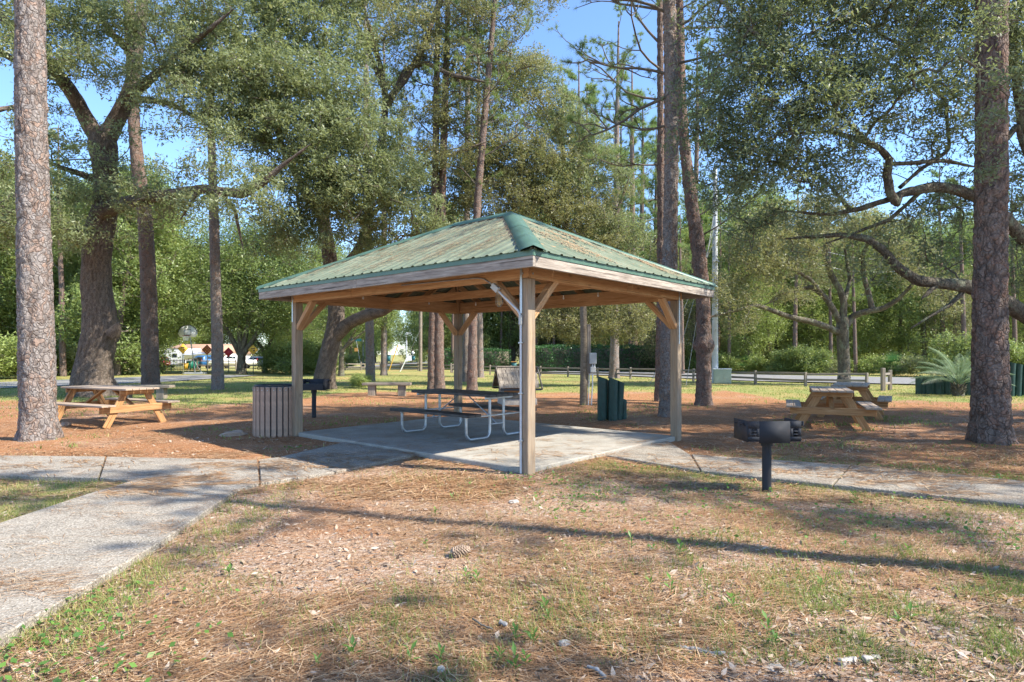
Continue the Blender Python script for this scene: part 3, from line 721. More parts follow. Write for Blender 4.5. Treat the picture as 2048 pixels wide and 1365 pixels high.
def grill(loc, rz, label, back=False, sc=1.0):
    g_ = empty('pedestal_grill', loc, rz, label, 'grill', 'park grills on pedestals')
    b = MB(); b.tube([(0, 0, -.03), (0, 0, .50)], .048*sc, 18); b.build('pedestal', M['grill'], g_, smoothed=False)
    b = MB(); b.tube([(0, 0, .49), (0, 0, .56)], .062*sc, 18); b.build('swivel_collar', M['grill'], g_)
    W, D, z0, z1 = .56*sc, .36*sc, .555, .775
    board('firebox_floor', (-W/2, 0, z0+.008), (W/2, 0, z0+.008), D, .012, M['grill'], g_, ch=.002)
    b = MB()                                        # slotted front plate, cut back at the bottom corners
    y = -D/2-.006; th = .008
    def pl(x0, x1, a0, a1, yy=y): b.box(((x0+x1)/2, yy, (a0+a1)/2), (x1-x0, th, a1-a0))
    pl(-.165, .165, z0-.012, z1)
    for s in (-1, 1):
        def zone(x0, x1, a0, a1): pl(min(s*x0, s*x1), max(s*x0, s*x1), a0, a1)
        zone(.165, .285, z0+.142, z1); zone(.165, .285, z0+.02, z0+.056); zone(.25, .285, z0+.056, z0+.142); zone(.165, .195, z0+.056, z0+.142)
        for zz in (.072, .104): zone(.195, .25, z0+zz, z0+zz+.016)
    b.build('front_plate', M['grill'], g_)
    for s in (-1, 1):
        b = MB(); x = s*(W/2+.004)
        b.box((x, 0, (z0+z1)/2), (th, D, z1-z0))
        for k in range(3): b.box((x+s*.01, -.12+k*.12, z1-.05), (.02, .03, .012))
        b.build('side_plate', M['grill'], g_)
        b = MB(); b.tube([(x+s*.005, -.10, z1-.035), (x+s*.07, -.10, z1-.035)], .008, 8); b.tube([(x+s*.06, -.10, z1-.06), (x+s*.06, -.10, z1-.01)], .013, 8); b.build('grate_handle', M['grill'], g_)
    board('back_plate', (-W/2, D/2+.006, z0+.06), (W/2, D/2+.006, z0+.06), th, .12, M['grill'], g_, ch=.002)
    b = MB()
    for k in range(17): x = -W/2+.02+k*(W-.04)/16; b.tube([(x, -D/2, z0+.12), (x, D/2, z0+.12)], .006, 6)
    b.build('grate', M['dark_metal'], g_)
    return g_
gp = Gp(1535, 983)
gr1 = grill((gp.x, gp.y+.02, 0), math.radians(2), 'black pedestal park grill standing in the right foreground by the footpath')
gp = Gp(628, 837)
gr2 = copy_tree(gr1); gr2.location = (gp.x, gp.y, .05); gr2.rotation_euler.z = math.radians(176); gr2.scale = (1.05, 1.05, 1.1)
gr2['label'] = 'dark pedestal grill behind the left gazebo post, beside the slatted bin'
def bench(u0, u1, vb, label, ph=.30):
    a, c = Gp(u0, vb), Gp(u1, vb); d = a.y; x0, x1 = a.x, c.x
    t = empty('bench', ((x0+x1)/2, d, 0), 0, label, 'bench', 'grey slab benches'); L = x1-x0
    board('seat', (-L/2, 0, ph+.06), (L/2, 0, ph+.06), .36, .09, M['grey_wood'], t, ch=.01)
    for s in (-1, 1): board('leg', (s*L*.31, 0, -.03), (s*L*.31, 0, ph+.013), .26, .24, M['grey_wood'], t, up=(0, 1, 0), ch=.01)
bench(726, 822, 792, 'low grey bench on two block legs seen beneath the gazebo roof', .36)
bench(232, 345, 797, 'low grey bench behind the left timber picnic table at the thick oak', .34)
# shingled well house
wc = Gp(1034, 812); wh = empty('well_house', (wc.x, wc.y+.5, 0), math.radians(12), 'small shed with a weathered shingle roof and stone foot beside the near gazebo post', 'shed')
board('base_course', (-.5, 0, .09), (.5, 0, .09), .92, .2, M['stone'], wh)
for k in range(3):
    for sy in (-1, 1): board('wall_board', (-.46, sy*.42, .26+k*.13), (.46, sy*.42, .26+k*.13), .03, .125, M['pine_plank'] if k else M['grey_wood'], wh)
    for sx in (-1, 1): board('wall_board', (sx*.46, -.40, .26+k*.13), (sx*.46, .40, .26+k*.13), .03, .125, M['grey_wood'], wh)
for sx in (-1, 1):
    b = MB(); b.extra = [([(sx*.46-.015, -.43, .58), (sx*.46-.015, .43, .58), (sx*.46-.015, 0, 1.04), (sx*.46+.015, -.43, .58), (sx*.46+.015, .43, .58), (sx*.46+.015, 0, 1.04)],
      [[0, 2, 1], [3, 4, 5], [0, 1, 4, 3], [1, 2, 5, 4], [2, 0, 3, 5]])]; b.build('gable', M['grey_wood'], wh)
for sy in (-1, 1):
    for r in range(6):
        for k in range(9):
            y0, z0 = sy*(.62-r*.103), .50+r*.1; x = -.56+k*.128+(r % 2)*.03+random.uniform(-.006, .006)
            board('shingle', (x, y0, z0+.012+random.uniform(0, .008)), (x, y0-sy*.125, z0+.012+.118), .12, .014, M['grey_wood'], wh, ch=.003)
    board('barge_board', (-.62, sy*.62, .475), (-.62, 0, 1.10), .025, .07, M['grey_wood'], wh); board('barge_board', (.62, sy*.62, .475), (.62, 0, 1.10), .025, .07, M['grey_wood'], wh)
    board('eave_board', (-.6, sy*.60, .47), (.6, sy*.60, .47), .02, .06, M['dark_metal'], wh)
board('ridge_board', (-.62, 0, 1.115), (.62, 0, 1.115), .12, .025, M['grey_wood'], wh)
# thick green pipes standing together
def pipe_group(name, items, label, cat, cut=.0):
    x0 = sum(i[0] for i in items)/len(items); y0 = sum(i[1] for i in items)/len(items)
    t = empty(name, (x0, y0, 0), 0, label, cat)
    for (x, y, h, r, tilt) in items:
        b = MB(); seg = 18; n = 5
        pts = [(x-x0+tilt*k/n*h, y-y0, -.05+(h+.05)*k/n) for k in range(n+1)]
        b.tube(pts, r, seg, caps=False)
        V = b.V[0]; top = V[-seg:]; top[:, 2] += (top[:, 0]-top[:, 0].mean())*-cut
        inn = top.copy(); c_ = inn.mean(0); inn = c_+(inn-c_)*.8; low = inn.copy(); low[:, 2] -= .25
        b.add(np.vstack([top, inn, low]), [(k, (k+1) % seg, seg+(k+1) % seg, seg+k) for k in range(seg)]+[(seg+k, seg+(k+1) % seg, 2*seg+(k+1) % seg, 2*seg+k) for k in range(seg)])
        b.add(np.vstack([low, low.mean(0)]), [(k, (k+1) % seg, seg, seg) for k in range(seg)])
        b.build('pipe', M['green_pipe'], t, smoothed=False)
    return t
a = Gp(1207, 841)
pipe_group('pipe_cluster', [(a.x, a.y+.12, .95, .12, 0), (a.x+.21, a.y, .93, .10, .01), (a.x+.36, a.y+.16, .86, .09, .06), (a.x+.50, a.y+.26, .46, .07, 0), (a.x+.12, a.y+.3, .9, .09, 0)],
           'cluster of thick dark green upright pipes on the needles behind the gazebo', 'barrier', .35)
it = []; a = Gp(1838, 789); c = Gp(1975, 792)
n = 15
for k in range(n): t_ = k/(n-1); it.append((a.x+(c.x-a.x)*t_, a.y+(c.y-a.y)*t_+.05*(k % 2), .66+.02*math.sin(k*2.1), .115, 0))
pipe_group('pipe_barrier', it, 'low row of dark green upright pipes behind the palm', 'barrier', .25)
it = []; a = Gp(2008, 794); n = 10
for k in range(n): it.append((a.x+k*.21, a.y-.03*k, 1.22-.045*k, .105, .05))
pipe_group('pipe_barrier', it, 'taller row of dark green pipes stepping down, right of the big pine', 'barrier', .3)
# meter post and its two grey boxes
mp = Gp(1167, 811); m_ = empty('meter_pole', (mp.x, mp.y, 0), 0, 'weathered pole with two grey meter boxes and conduits behind the gazebo', 'utility pole')
b = MB(); b.tube([(0, 0, -.1), (.02, 0, 1.5), (.0, 0, 2.4), (-.02, 0, 3.15)], [.115, .105, .10, .095], 14); b.build('pole', M['pole_wood'], m_, smoothed=True)
board('back_board', (.155, -.03, .92), (.155, -.03, 2.35), .10, .05, M['grey_wood'], m_, up=(0, 1, 0))
for z0, z1, wd in ((1.20, 1.52, .20), (.95, 1.12, .155)):
    board('meter_box', (.26, -.1, z0), (.26, -.1, z1), wd, .12, M['box_grey'], m_, up=(0, 1, 0), ch=.012)
b = MB(); b.tube([(.25, -.1, .95), (.25, -.1, .60), (.21, -.1, -.05)], .018, 8); b.build('conduit', M['conduit'], m_)
b = MB(); b.tube([(.25, -.1, 1.12), (.25, -.1, 1.2)], .022, 8); b.tube([(.31, -.1, 1.12), (.31, -.1, 1.2)], .018, 8); b.build('conduit', M['conduit'], m_)
b = MB(); b.tube([(.17, -.06, .92), (.15, -.08, .6), (.125, -.1, -.05)], .014, 8); b.build('conduit', M['conduit'], m_)
# concrete utility pole with guys, green service cabinet
up_p = Gp(1430, 767); t = empty('utility_pole', (up_p.x, up_p.y, 0), 0, 'tall pale concrete utility pole right of the gazebo roof', 'utility pole')
b = MB(); b.tube([(0, 0, -.2), (0, 0, 5), (0, 0, 11.0)], [.165, .145, .10], 12); b.build('pole', M['pole'], t, smoothed=True)
for z in (6.2, 7.9, 9.2): board('bracket', (-.16, -.16, z), (.16, -.16, z), .06, .10, M['box_grey'], t)
board('ground_box', (0, -.2, 4.3), (0, -.2, 4.6), .16, .12, M['box_grey'], t, up=(0, 1, 0))
for k, (u, v, z) in enumerate(((1372, 772, 9.2), (1340, 770, 8.2), (1300, 768, 7.4))):
    e = Gp(u, v); b = MB(); b.tube([(0, -.12, z), (e.x-up_p.x, e.y-up_p.y, .02)], .014, 5, caps=False); b.build('guy_wire', M['wire'], t)
g0 = Gp(1374, 770)
e = Gp(1305, 763); dirn = (Vector((up_p.x, up_p.y, 8))-Vector((e.x, e.y, 0))).normalized()
gm = empty('guy_guard', (e.x, e.y, 0), 0, 'slanting yellow guy wire guard on the lawn behind the right gazebo post', 'guy guard')
b = MB(); b.tube([(0, 0, 0), (.9, .1, 2.2)], .012, 5); b.build('wire', M['wire'], gm); b = MB(); b.tube([(.28, .03, .68), (.72, .08, 1.76)], .055, 8); b.build('guard', M['yellow'], gm)
cb = Gp(1448, 768); t = empty('service_cabinet', (cb.x, cb.y+.3, 0), math.radians(-14), 'pale green electrical cabinet at the foot of the concrete pole', 'utility box')
board('cabinet_body', (-.42, 0, .36), (.42, 0, .36), .66, .72, M['box_green'], t, ch=.02); board('cabinet_lid', (-.45, 0, .74), (.45, 0, .74), .7, .035, M['white'], t)
board('door', (-.36, -.337, .37), (.02, -.337, .37), .012, .6, M['box_green'], t); board('door', (.04, -.337, .37), (.38, -.337, .37), .012, .6, M['box_green'], t)
# ---- split rail fences
def rail_fence(pts, h, label, rails=(.30, .58)):
    o0 = pts[0]; t = empty('rail_fence', (o0[0], o0[1], float(gz(o0[0], o0[1]))), 0, label, 'fence', 'split rail fences')
    for i, p in enumerate(pts):
        x, y = p[0]-o0[0], p[1]-o0[1]
        board('fence_post', (x, y, -.1), (x+random.uniform(-.02, .02), y, h+random.uniform(-.03, .04)), .11, .11, M['rail'], t, up=(1, .2, 0), ch=.015)
        if i:
            a = pts[i-1]; ax, ay = a[0]-o0[0], a[1]-o0[1]
            for k, z in enumerate(rails): board('fence_rail', (ax, ay, z+random.uniform(-.03, .03)), (x, y, z+random.uniform(-.03, .03)), .06, .10, M['rail'], t, ch=.012)
    return t
rail_fence([Gp(u, v).xy for u, v in ((905, 746), (980, 750), (1022, 750.5), (1081, 753), (1136, 755), (1195, 756.5), (1261, 758), (1322, 760.5), (1387, 763), (1450, 766.5), (1511, 769.5), (1611, 773.5), (1733, 776))], .68, 'long low split rail fence between the lawn and the right hand road')
rail_fence([Gp(u, v).xy for u, v in ((690, 741.5), (722, 741), (760, 740.5), (801, 741), (804.8, 741.1), (836, 742), (858, 743), (902, 745.5))], .78, 'short split rail fence on the lawn in front of the far street bend')
gt = empty('gate_posts', (*Gp(1766, 783).xy, 0), 0, 'pair of stout timber posts joined by short rails left of the green pipe row', 'fence')
dx = Gp(1780, 781).xy-Gp(1766, 783).xy
board('fence_post', (0, 0, -.1), (0, 0, .93), .14, .14, M['rail'], gt, ch=.012); board('fence_post', (dx[0], dx[1], -.1), (dx[0], dx[1], .83), .12, .12, M['rail'], gt, ch=.012)
for z in (.3, .68): board('fence_rail', (0, 0, z), (dx[0], dx[1], z), .05, .09, M['rail'], gt)
# ================================================================ TREES
def spline(pts, step):
    p = np.array([tuple(q) for q in pts], float); seg = np.linalg.norm(np.diff(p[:, :3], axis=0), axis=1); s = np.concatenate([[0], np.cumsum(seg)])
    n = max(3, int(s[-1]/step)+1); t = np.linspace(0, s[-1], n); out = np.stack([np.interp(t, s, p[:, k]) for k in range(p.shape[1])], 1)
    w_ = max(1, int(.35*np.median(seg)/step))
    if n > 4*w_ and w_ > 1:
        ker = np.hanning(2*w_+1); ker /= ker.sum(); pad = np.pad(out, ((w_, w_), (0, 0)), 'edge')
        pad[:w_] = 2*out[0]-out[1:w_+1][::-1]; pad[-w_:] = 2*out[-1]-out[-w_-1:-1][::-1]
        out = np.stack([np.convolve(pad[:, k], ker, 'valid') for k in range(p.shape[1])], 1)
    return out
def trunk_mesh(b, pts, seg, step, kind='pine', amp=.02, flare=None, seed=0, knob=None):
    """pts: x, y, z, radius. Bark plates are real relief."""
    sp = spline(pts, step); n = len(sp); th = np.linspace(0, 2*np.pi, seg, endpoint=False); V = []; C = []
    t = np.gradient(sp[:, :3], axis=0); t /= np.linalg.norm(t, axis=1)[:, None]
    ref = np.array((1., 0, 0)) if abs(t[0, 0]) < .8 else np.array((0, 1., 0)); arc = 0
    for i in range(n):
        a = ref-t[i]*(ref@t[i]); a /= np.linalg.norm(a); ref = a; bb = np.cross(t[i], a); r0 = sp[i, 3]
        if i: arc += np.linalg.norm(sp[i, :3]-sp[i-1, :3])
        for k in range(seg):
            c, s = math.cos(th[k]), math.sin(th[k]); r = r0; z = arc
            if flare and z < flare[0]:
                f = (1-z/flare[0])**2; r *= 1+f*flare[1]*(.6+.5*noise.noise(Vector((c*1.3+seed, s*1.3, z*.5)))+.35*math.sin(th[k]*5+seed))
            if knob:
                dk = (z-knob[0])/knob[2]; r += knob[1]*math.exp(-dk*dk)*(1+.35*noise.noise(Vector((c*2, s*2, z*5))))
            if kind == 'pine':
                q = Vector((c*r0*11+seed+.9*noise.noise(Vector((c*3, s*3, z*6))), s*r0*11, z*8.5+.8*noise.noise(Vector((c*3+seed, s*3, z*3))))); d_, p_ = noise.voronoi(q)
                e = min(1, (d_[1]-d_[0])/.3); h = (e*e*(3-2*e)-.5)*amp+amp*.55*math.sin(p_[0].x*31+p_[0].z*17)
                h += amp*.3*noise.noise(Vector((c*r0*40, s*r0*40, z*26)))
                if step < .05: d2, _p = noise.voronoi(Vector((c*r0*5.5+seed+.5*noise.noise(Vector((c, s, z*2))), s*r0*5.5, z*1.9))); fz_ = max(0, 1-(d2[1]-d2[0])/.12); h -= amp*1.3*fz_; h += amp*.7*noise.noise(Vector((c*2.5, s*2.5, z*1.7)))
                else: fz_ = 0
                cav = max(0, 1-(d_[1]-d_[0])/.11)*min(1, max(0, .15+2.4*noise.noise(Vector((c*3+5, s*3, z*4))))); cav = min(1, max(cav, fz_*1.2))
            elif kind == 'oak':
                q = Vector((c*r0*12+seed+.5*noise.noise(Vector((c*2, s*2, z*1.6))), s*r0*12, z*2.0)); d_, p_ = noise.voronoi(q)
                e = min(1, (d_[1]-d_[0])/.3); h = (e-.5)*amp+amp*.8*noise.noise(Vector((c*r0*5, s*r0*5, z*1.2)))
                cav = max(0, 1-(d_[1]-d_[0])/.14)
            else:
                h = amp*noise.noise(Vector((c*r0*14+seed, s*r0*14, z*5))); cav = .0
            C.append(cav); r += h; V.append(sp[i, :3]+a*(c*r)+bb*(s*r))
    i, j = np.meshgrid(np.arange(n-1), np.arange(seg), indexing='ij'); j2 = (j+1) % seg
    b.add(V, np.stack([i*seg+j, i*seg+j2, (i+1)*seg+j2, (i+1)*seg+j], -1).reshape(-1, 4), cav=np.array(C)); return sp
def leaves(b, C, L, W, rng, up=.5, jit=.35, tint=None, tri=False):
    n = len(C)
    nn = rng.normal(size=(n, 3)); nn[:, 2] += up*2; nn /= np.linalg.norm(nn, axis=1)[:, None]
    a = rng.normal(size=(n, 3)); a[:, 2] -= .25; a -= nn*(a*nn).sum(1)[:, None]; a /= np.linalg.norm(a, axis=1)[:, None]+1e-9; c = np.cross(nn, a)
    s = (1+jit*rng.uniform(-1, 1, n))[:, None]; a *= L*.5*s; c *= W*.5*s
    if tint is None: tint = rng.random(n)
    if tri: b.tris(np.stack([C-a-c*.8, C+a, C-a+c*.8], 1), tint)
    else: b.quads(np.stack([C-a, C-a*.1+c, C+a, C-a*.1-c], 1), tint)
RC = [.35, .5, .7, .95, 1.25, 1.6, 2.1]
_clump = {}
def sub_centres(r, n, flat, rng):
    d = rng.normal(size=(n, 3)); d /= np.linalg.norm(d, axis=1)[:, None]; return d*(r*rng.random(n)**.42)[:, None]*np.array((1.15, 1.15, flat))
def leaf_mesh(S, twigs, per, leaf, sub_r, tws, rng, up, tri, name, mat):
    pick = rng.normal(size=(len(S), twigs, 3))*sub_r*np.array((1, 1, .62)); T = (S[:, None]+pick).reshape(-1, 3); tb = np.repeat(rng.random(len(S)), twigs)
    C = (T[:, None]+rng.normal(size=(len(T), per, 3))*tws).reshape(-1, 3); tt = np.clip(np.repeat(tb, per)*.45+rng.random(len(C))*.6, 0, 1)
    b = MB(); leaves(b, C, leaf[0], leaf[1], rng, up=up, tint=tt, tri=tri); return b
def clump(mat, leaf, ci, var, dens, twigs, per, sub_r, tws, flat, up):
    key = (mat, leaf, ci, var, round(dens, 2), twigs, sub_r)
    if key not in _clump:
        rg_ = np.random.default_rng(abs(hash((ci, var, int(dens*100), int(leaf[0]*1000), twigs))) % 99991); r = RC[ci]; n = max(4, int(16*dens*r**2.2)); S = sub_centres(r, n, flat, rg_)
        o = leaf_mesh(S, twigs, per, leaf, sub_r, tws, rg_, up, True, 'foliage_clump', mat).build('foliage_clump', M[mat], None, attrs='tint'); me = o.data; bpy.data.objects.remove(o); _clump[key] = (me, S)
    return _clump[key]
def crown(root, off, blobs, nodes, mat, rng, dens=1.0, twigs=16, per=6, leaf=(.085, .035), sub_r=.34, tri=False, name='crown', flat=.7, branch=True, up=.5, bmat='twig', tws=.085, thick=.0055, joined=False):
    subs = []
    if joined:
        for bl in blobs:
            k = bl[2] if len(bl) > 2 else 1.0; subs.append(np.array(tuple(bl[0]))+sub_centres(bl[1], max(3, int(16*dens*k*bl[1]**2.2)), flat, rng))
        o = leaf_mesh(np.vstack(subs), twigs, per, leaf, sub_r, tws, rng, up, tri, name, mat).build(name, M[mat], root, off=off, attrs='tint'); tag(o, kind='stuff')
    else:
        for bl in blobs:
            k = bl[2] if len(bl) > 2 else 1.0; k = .55 if k < .7 else (.8 if k < .95 else 1.); r = bl[1]; ci = int(np.argmin([abs(math.log(q/r)) for q in RC]))
            me, S = clump(mat, leaf, ci, int(rng.integers(2)), dens*k, twigs, per, sub_r, tws, flat, up)
            o = bpy.data.objects.new('foliage_clump', me); link(o, root); o['kind'] = 'stuff'; s = r/RC[ci]; az = rng.uniform(0, 6.28); tl = rng.normal(0, .15)
            mt = Matrix.Translation(Vector(tuple(bl[0]))-Vector(off)) @ Matrix.Rotation(az, 4, 'Z') @ Matrix.Rotation(tl, 4, 'X') @ Matrix.Scale(s, 4); o.matrix_local = mt
            W_ = np.array(mt); subs.append(S @ W_[:3, :3].T+W_[:3, 3]+np.array(off))
    S = np.vstack(subs); n = len(S)
    if branch and nodes is not None and len(nodes):
        N = [np.array(tuple(q)[:3], float) for q in nodes]; P_ = np.array(N); k0 = len(N)
        dist = np.array([np.min(np.linalg.norm(P_-s, axis=1)) for s in S]); order = np.argsort(dist); allp = np.zeros((k0+n, 3)); allp[:k0] = P_; m = k0; par = np.full(k0+n, -1)
        for q in order:
            dd = np.linalg.norm(allp[:m]-S[q], axis=1); pp = int(np.argmin(dd)); allp[m] = S[q]; par[m] = pp; m += 1
        cnt = np.ones(m)
        for q in range(m-1, k0-1, -1): cnt[par[q]] += cnt[q]
        bb = MB()
        for q in range(k0, m):
            a, c = allp[par[q]], allp[q]; ln = np.linalg.norm(c-a); r1 = thick*math.sqrt(cnt[q])+.003; r0 = min(thick*math.sqrt(cnt[par[q]] if par[q] >= k0 else cnt[q])+.003, r1*1.5)
            mid = (a+c)/2+rng.normal(size=3)*ln*.10+np.array((0, 0, .05*ln))
            if r1 > .014: bb.tube([a, (a+mid)/2+rng.normal(size=3)*ln*.04, mid, (mid+c)/2+rng.normal(size=3)*ln*.04, c], np.linspace(r0, r1, 5), 5, caps=False)
            else: bb.tube([a, mid, c], np.linspace(r0, r1, 3), 3, caps=False)
            if cnt[q] < 3:
                for _ in range(2):
                    e = c+rng.normal(size=3)*sub_r*.9; bb.tube([c, (c+e)/2+rng.normal(size=3)*.04, e], [.006, .004, .002], 3, caps=False)
        bo_ = bb.build('branches', M[bmat], root, off=off, attrs='cav', smoothed=True); tag(bo_, kind='stuff')
def R_(px, d): return px*d/FPX/2
def limbs(root, off, lims, mat, seg=14, step=.14, amp=.02, kind='oak', seed=0, name='limb'):
    nodes = []
    for k, L in enumerate(lims):
        if L[-1][3] < 20: a_, b_ = L[-2], L[-1]; L = L+[(b_[0]+(b_[0]-a_[0])*.6, b_[1]+(b_[1]-a_[1])*.6, b_[2], 1.2)]
        pts = [(*P(u, v, d), R_(wd, d)) for (u, v, d, wd) in L]
        b = MB(); sp = trunk_mesh(b, pts, seg, step, kind, amp, seed=seed+k*3.1); b.build(name, M[mat], root, off=off, attrs='cav', smoothed=True)
        nodes += [tuple(q[:3]) for q in sp[::2]]
    return nodes
def tree(name, base, label, cat='tree', group=None): return empty(name, (base[0], base[1], float(gz(base[0], base[1]))), 0, label, cat, group)
def bl(lst): return [((P(u, v, d)), r, *(k[:1])) if k else (P(u, v, d), r) for (u, v, d, r, *k) in lst]
rng = np.random.default_rng(11)
# ---------------------------------------------------------------- tufts of long needles
def tufts(b, C, D, rng, L=.21, n=34, wd=.009):
    for c, d in zip(C, D):
        d = np.array(d, float); d /= np.linalg.norm(d)+1e-9
        v = rng.normal(size=(n, 3)); v /= np.linalg.norm(v, axis=1)[:, None]; v = v*.85+d*.75; v[:, 2] -= .05; v /= np.linalg.norm(v, axis=1)[:, None]
        ln = L*rng.uniform(.7, 1.1, n)[:, None]; st = c-d*rng.uniform(0, .09, n)[:, None]; p = np.cross(v, rng.normal(size=(n, 3))); p /= np.linalg.norm(p, axis=1)[:, None]; p *= wd/2
        b.tris(np.stack([st-p, st+p, st+v*ln], 1), np.clip(rng.normal(.5, .25, n), 0, 1))
def pine_branches(root, off, starts, rng, scale=1.0, mat='needle', tuft=.21, nn=34, sub=6, wd=.009):
    bb = MB(); C = []; D = []
    def go(p, d, L, r, lev):
        n = 5; pts = [p]; q = np.array(p, float); dd = np.array(d, float); dd /= np.linalg.norm(dd)
        for k in range(n):
            dd = dd+rng.normal(size=3)*.22+np.array((0, 0, .07)); dd /= np.linalg.norm(dd); q = q+dd*L/n; pts.append(q.copy())
        bb.tube(pts, np.linspace(r, r*.45, n+1)*.78, 6 if r > .02 else 4, caps=False)
        C.append(pts[-1]); D.append(dd)
        if lev < 2:
            for k in range(sub if lev == 0 else 3):
                t = rng.integers(2, n+1) if lev == 0 else rng.integers(1, n+1); sd = dd*.6+rng.normal(size=3)*.75; sd[2] = abs(sd[2])*.5+.1
                go(pts[t], sd, L*rng.uniform(.28, .5), r*.5, lev+1)
        else:
            C.append(pts[-2]); D.append(dd)
    for (p, d, L, r) in starts: go(np.array(tuple(p)), d, L, r, 0)
    b = MB(); tufts(b, C, D, rng, tuft, nn, wd)
    tag(bb.build('branches', M['twig'], root, off=off, attrs='cav', smoothed=True), kind='stuff')
    tag(b.build('crown', M[mat], root, off=off, attrs='tint'), kind='stuff')
def pine(label, pts, seg, step, mat='bark_pine', amp=.022, flare=(.55, .35), top=None, nb=0, blen=2.2, br=(.45, 1.0), group=None, knob=None, seed=0, stubs=0, tuft=.21, nn=34, wd=.009, starts=None):
    """pts: (u, v, width px) at the depth of the first point's ground contact"""
    u, v, wd_ = pts[0]; g_ = Gp(u, v); d = g_.y; z0 = float(gz(g_.x, g_.y))
    t = tree('pine_tree', g_, label, 'pine tree', group); off = (g_.x, g_.y, z0)
    W = [(g_.x, g_.y, z0-.12, R_(pts[0][2], d))]+[(*P(a, c, d), R_(e, d)) for a, c, e in pts[1:]]
    if top:                              # carried on above the picture
        a = Vector(W[-1][:3]); dz = top-a.z; p_ = Vector(W[-2][:3]); sl_ = (a-p_)/(max(.1, a.z-p_.z)); W.append((a.x+sl_.x*dz*.5, a.y+.1, a.z+dz*.5, W[-1][3]*.78)); W.append((a.x+sl_.x*dz, a.y, top, .04))
    b = MB(); sp = trunk_mesh(b, W, seg, step, 'pine', amp, flare, seed, knob); b.build('trunk', M[mat], t, off=off, attrs='cav', smoothed=False if step < .05 else True)
    if nb or starts:
        st = list(starts or []); zt_ = sp[-1, 2]
        for k in range(nb):
            f = br[0]+(br[1]-br[0])*(k+.5)/nb; zz = z0+(zt_-z0)*f; i = int(np.argmin(abs(sp[:, 2]-zz))); az = k*2.4+rng.uniform(-.5, .5)
            st.append((sp[i, :3], (math.cos(az), math.sin(az), rng.uniform(-.05, .45)), blen*(1.15-.6*(f-br[0])/(1-br[0]+.01))*rng.uniform(.7, 1.1), .045*(1.2-.5*f)))
        pine_branches(t, off, st, rng, tuft=tuft, nn=nn, wd=wd)
    return t, off, sp
# near left pine
pine('near pine with flaky pinkish grey bark at the left edge, beside the footpath', [(78, 885, 62), (76, 800, 62), (73, 700, 60), (70, 560, 58), (66, 400, 55), (62, 200, 52), (60, 0, 50), (57, -200, 47)], 84, .032, amp=.012, flare=(.75, .75), top=17, nb=16, br=(.6, 1), blen=2.6, seed=3)
pine('big reddish pine at the right, standing in front of the oak limbs', [(1982, 890, 66), (1981, 800, 64), (1980, 700, 60), (1981, 560, 56), (1982, 400, 54), (1983, 200, 53), (1984, 0, 52), (1985, -200, 48)], 84, .032, mat='bark_pine_red', amp=.014, flare=(.75, .6), top=16, seed=9, nb=30, br=(.62, 1), blen=3.0)
# pines between the gazebo and the lawn
pine('pine directly behind the thick leaning oak left of the gazebo', [(302, 781, 34), (300, 700, 31), (297, 560, 28), (290, 430, 26), (275, 330, 24), (268, 250, 21), (262, 100, 19), (258, 0, 18)], 30, .09, mat='bark_pine_red', top=19, nb=12, br=(.62, 1), seed=21, amp=.02)
pine('slim grey pine alone on the needles between the thick oak and the litter bin', [(436, 781, 24), (435, 700, 22), (431, 560, 19), (428, 430, 18), (425, 350, 15), (422, 250, 13), (420, 100, 11)], 28, .08, top=17, nb=10, br=(.7, 1), seed=22, amp=.016)
pine('pale pine behind the grey bench seen under the gazebo roof', [(741, 769, 20), (740, 700, 17), (738, 600, 16), (735, 400, 14), (733, 250, 12)], 22, .10, top=20, nb=26, br=(.45, 1), blen=3.0, seed=23, amp=.018, nn=26, wd=.014)
pine('slender pale pine on a needle mound right of the bench, near the split rail fence', [(768, 751, 14), (768, 700, 12), (768, 600, 11), (768, 400, 10)], 18, .14, top=24, nb=16, br=(.45, 1), blen=3.2, wd=.016, seed=24, amp=.02, nn=26)
pine('left of the two touching dark pines in the middle of the gazebo opening', [(864, 780, 19), (865, 700, 17), (867, 600, 16), (870, 400, 14), (872, 250, 13)], 22, .09, mat='bark_pine_red', top=19, nb=14, br=(.5, 1), seed=25, amp=.018, nn=26)
pine('right of the two touching dark pines in the middle of the gazebo opening', [(879, 780, 22), (878, 700, 19), (878, 600, 18), (884, 400, 15), (890, 200, 13)], 22, .09, mat='bark_pine_red', top=18, nb=14, br=(.5, 1), seed=26, amp=.018, nn=26)
pine('dark pine just right of the rear gazebo post', [(944, 783, 22), (945, 700, 18), (947, 600, 16), (955, 400, 14), (968, 250, 13)], 22, .09, mat='bark_pine_red', top=18, nb=12, br=(.5, 1), seed=27, amp=.018, nn=26)
pine('pale pine hidden partly by the rear gazebo post', [(932, 764, 16), (932, 700, 14), (933, 600, 13), (934, 400, 12)], 18, .13, top=22, nb=14, br=(.5, 1), blen=3.2, wd=.016, seed=28, amp=.018, nn=26)
pine('pale grey pine behind the dark one, right of the rear post', [(961, 755, 15), (960, 700, 13), (959, 600, 12), (958, 400, 11)], 18, .14, top=23, nb=14, br=(.5, 1), blen=3.2, wd=.016, seed=29, amp=.018, nn=26)
pine('pink barked pine in front of the clipped hedge, right of the meter pole', [(1228, 757, 22), (1229, 700, 17), (1230, 600, 14), (1232, 450, 12)], 20, .12, top=22, nb=16, br=(.4, 1), blen=3.2, wd=.016, seed=30, amp=.018, nn=26)
g1 = Gp(1334, 836).y; g2 = Gp(1321, 803).y
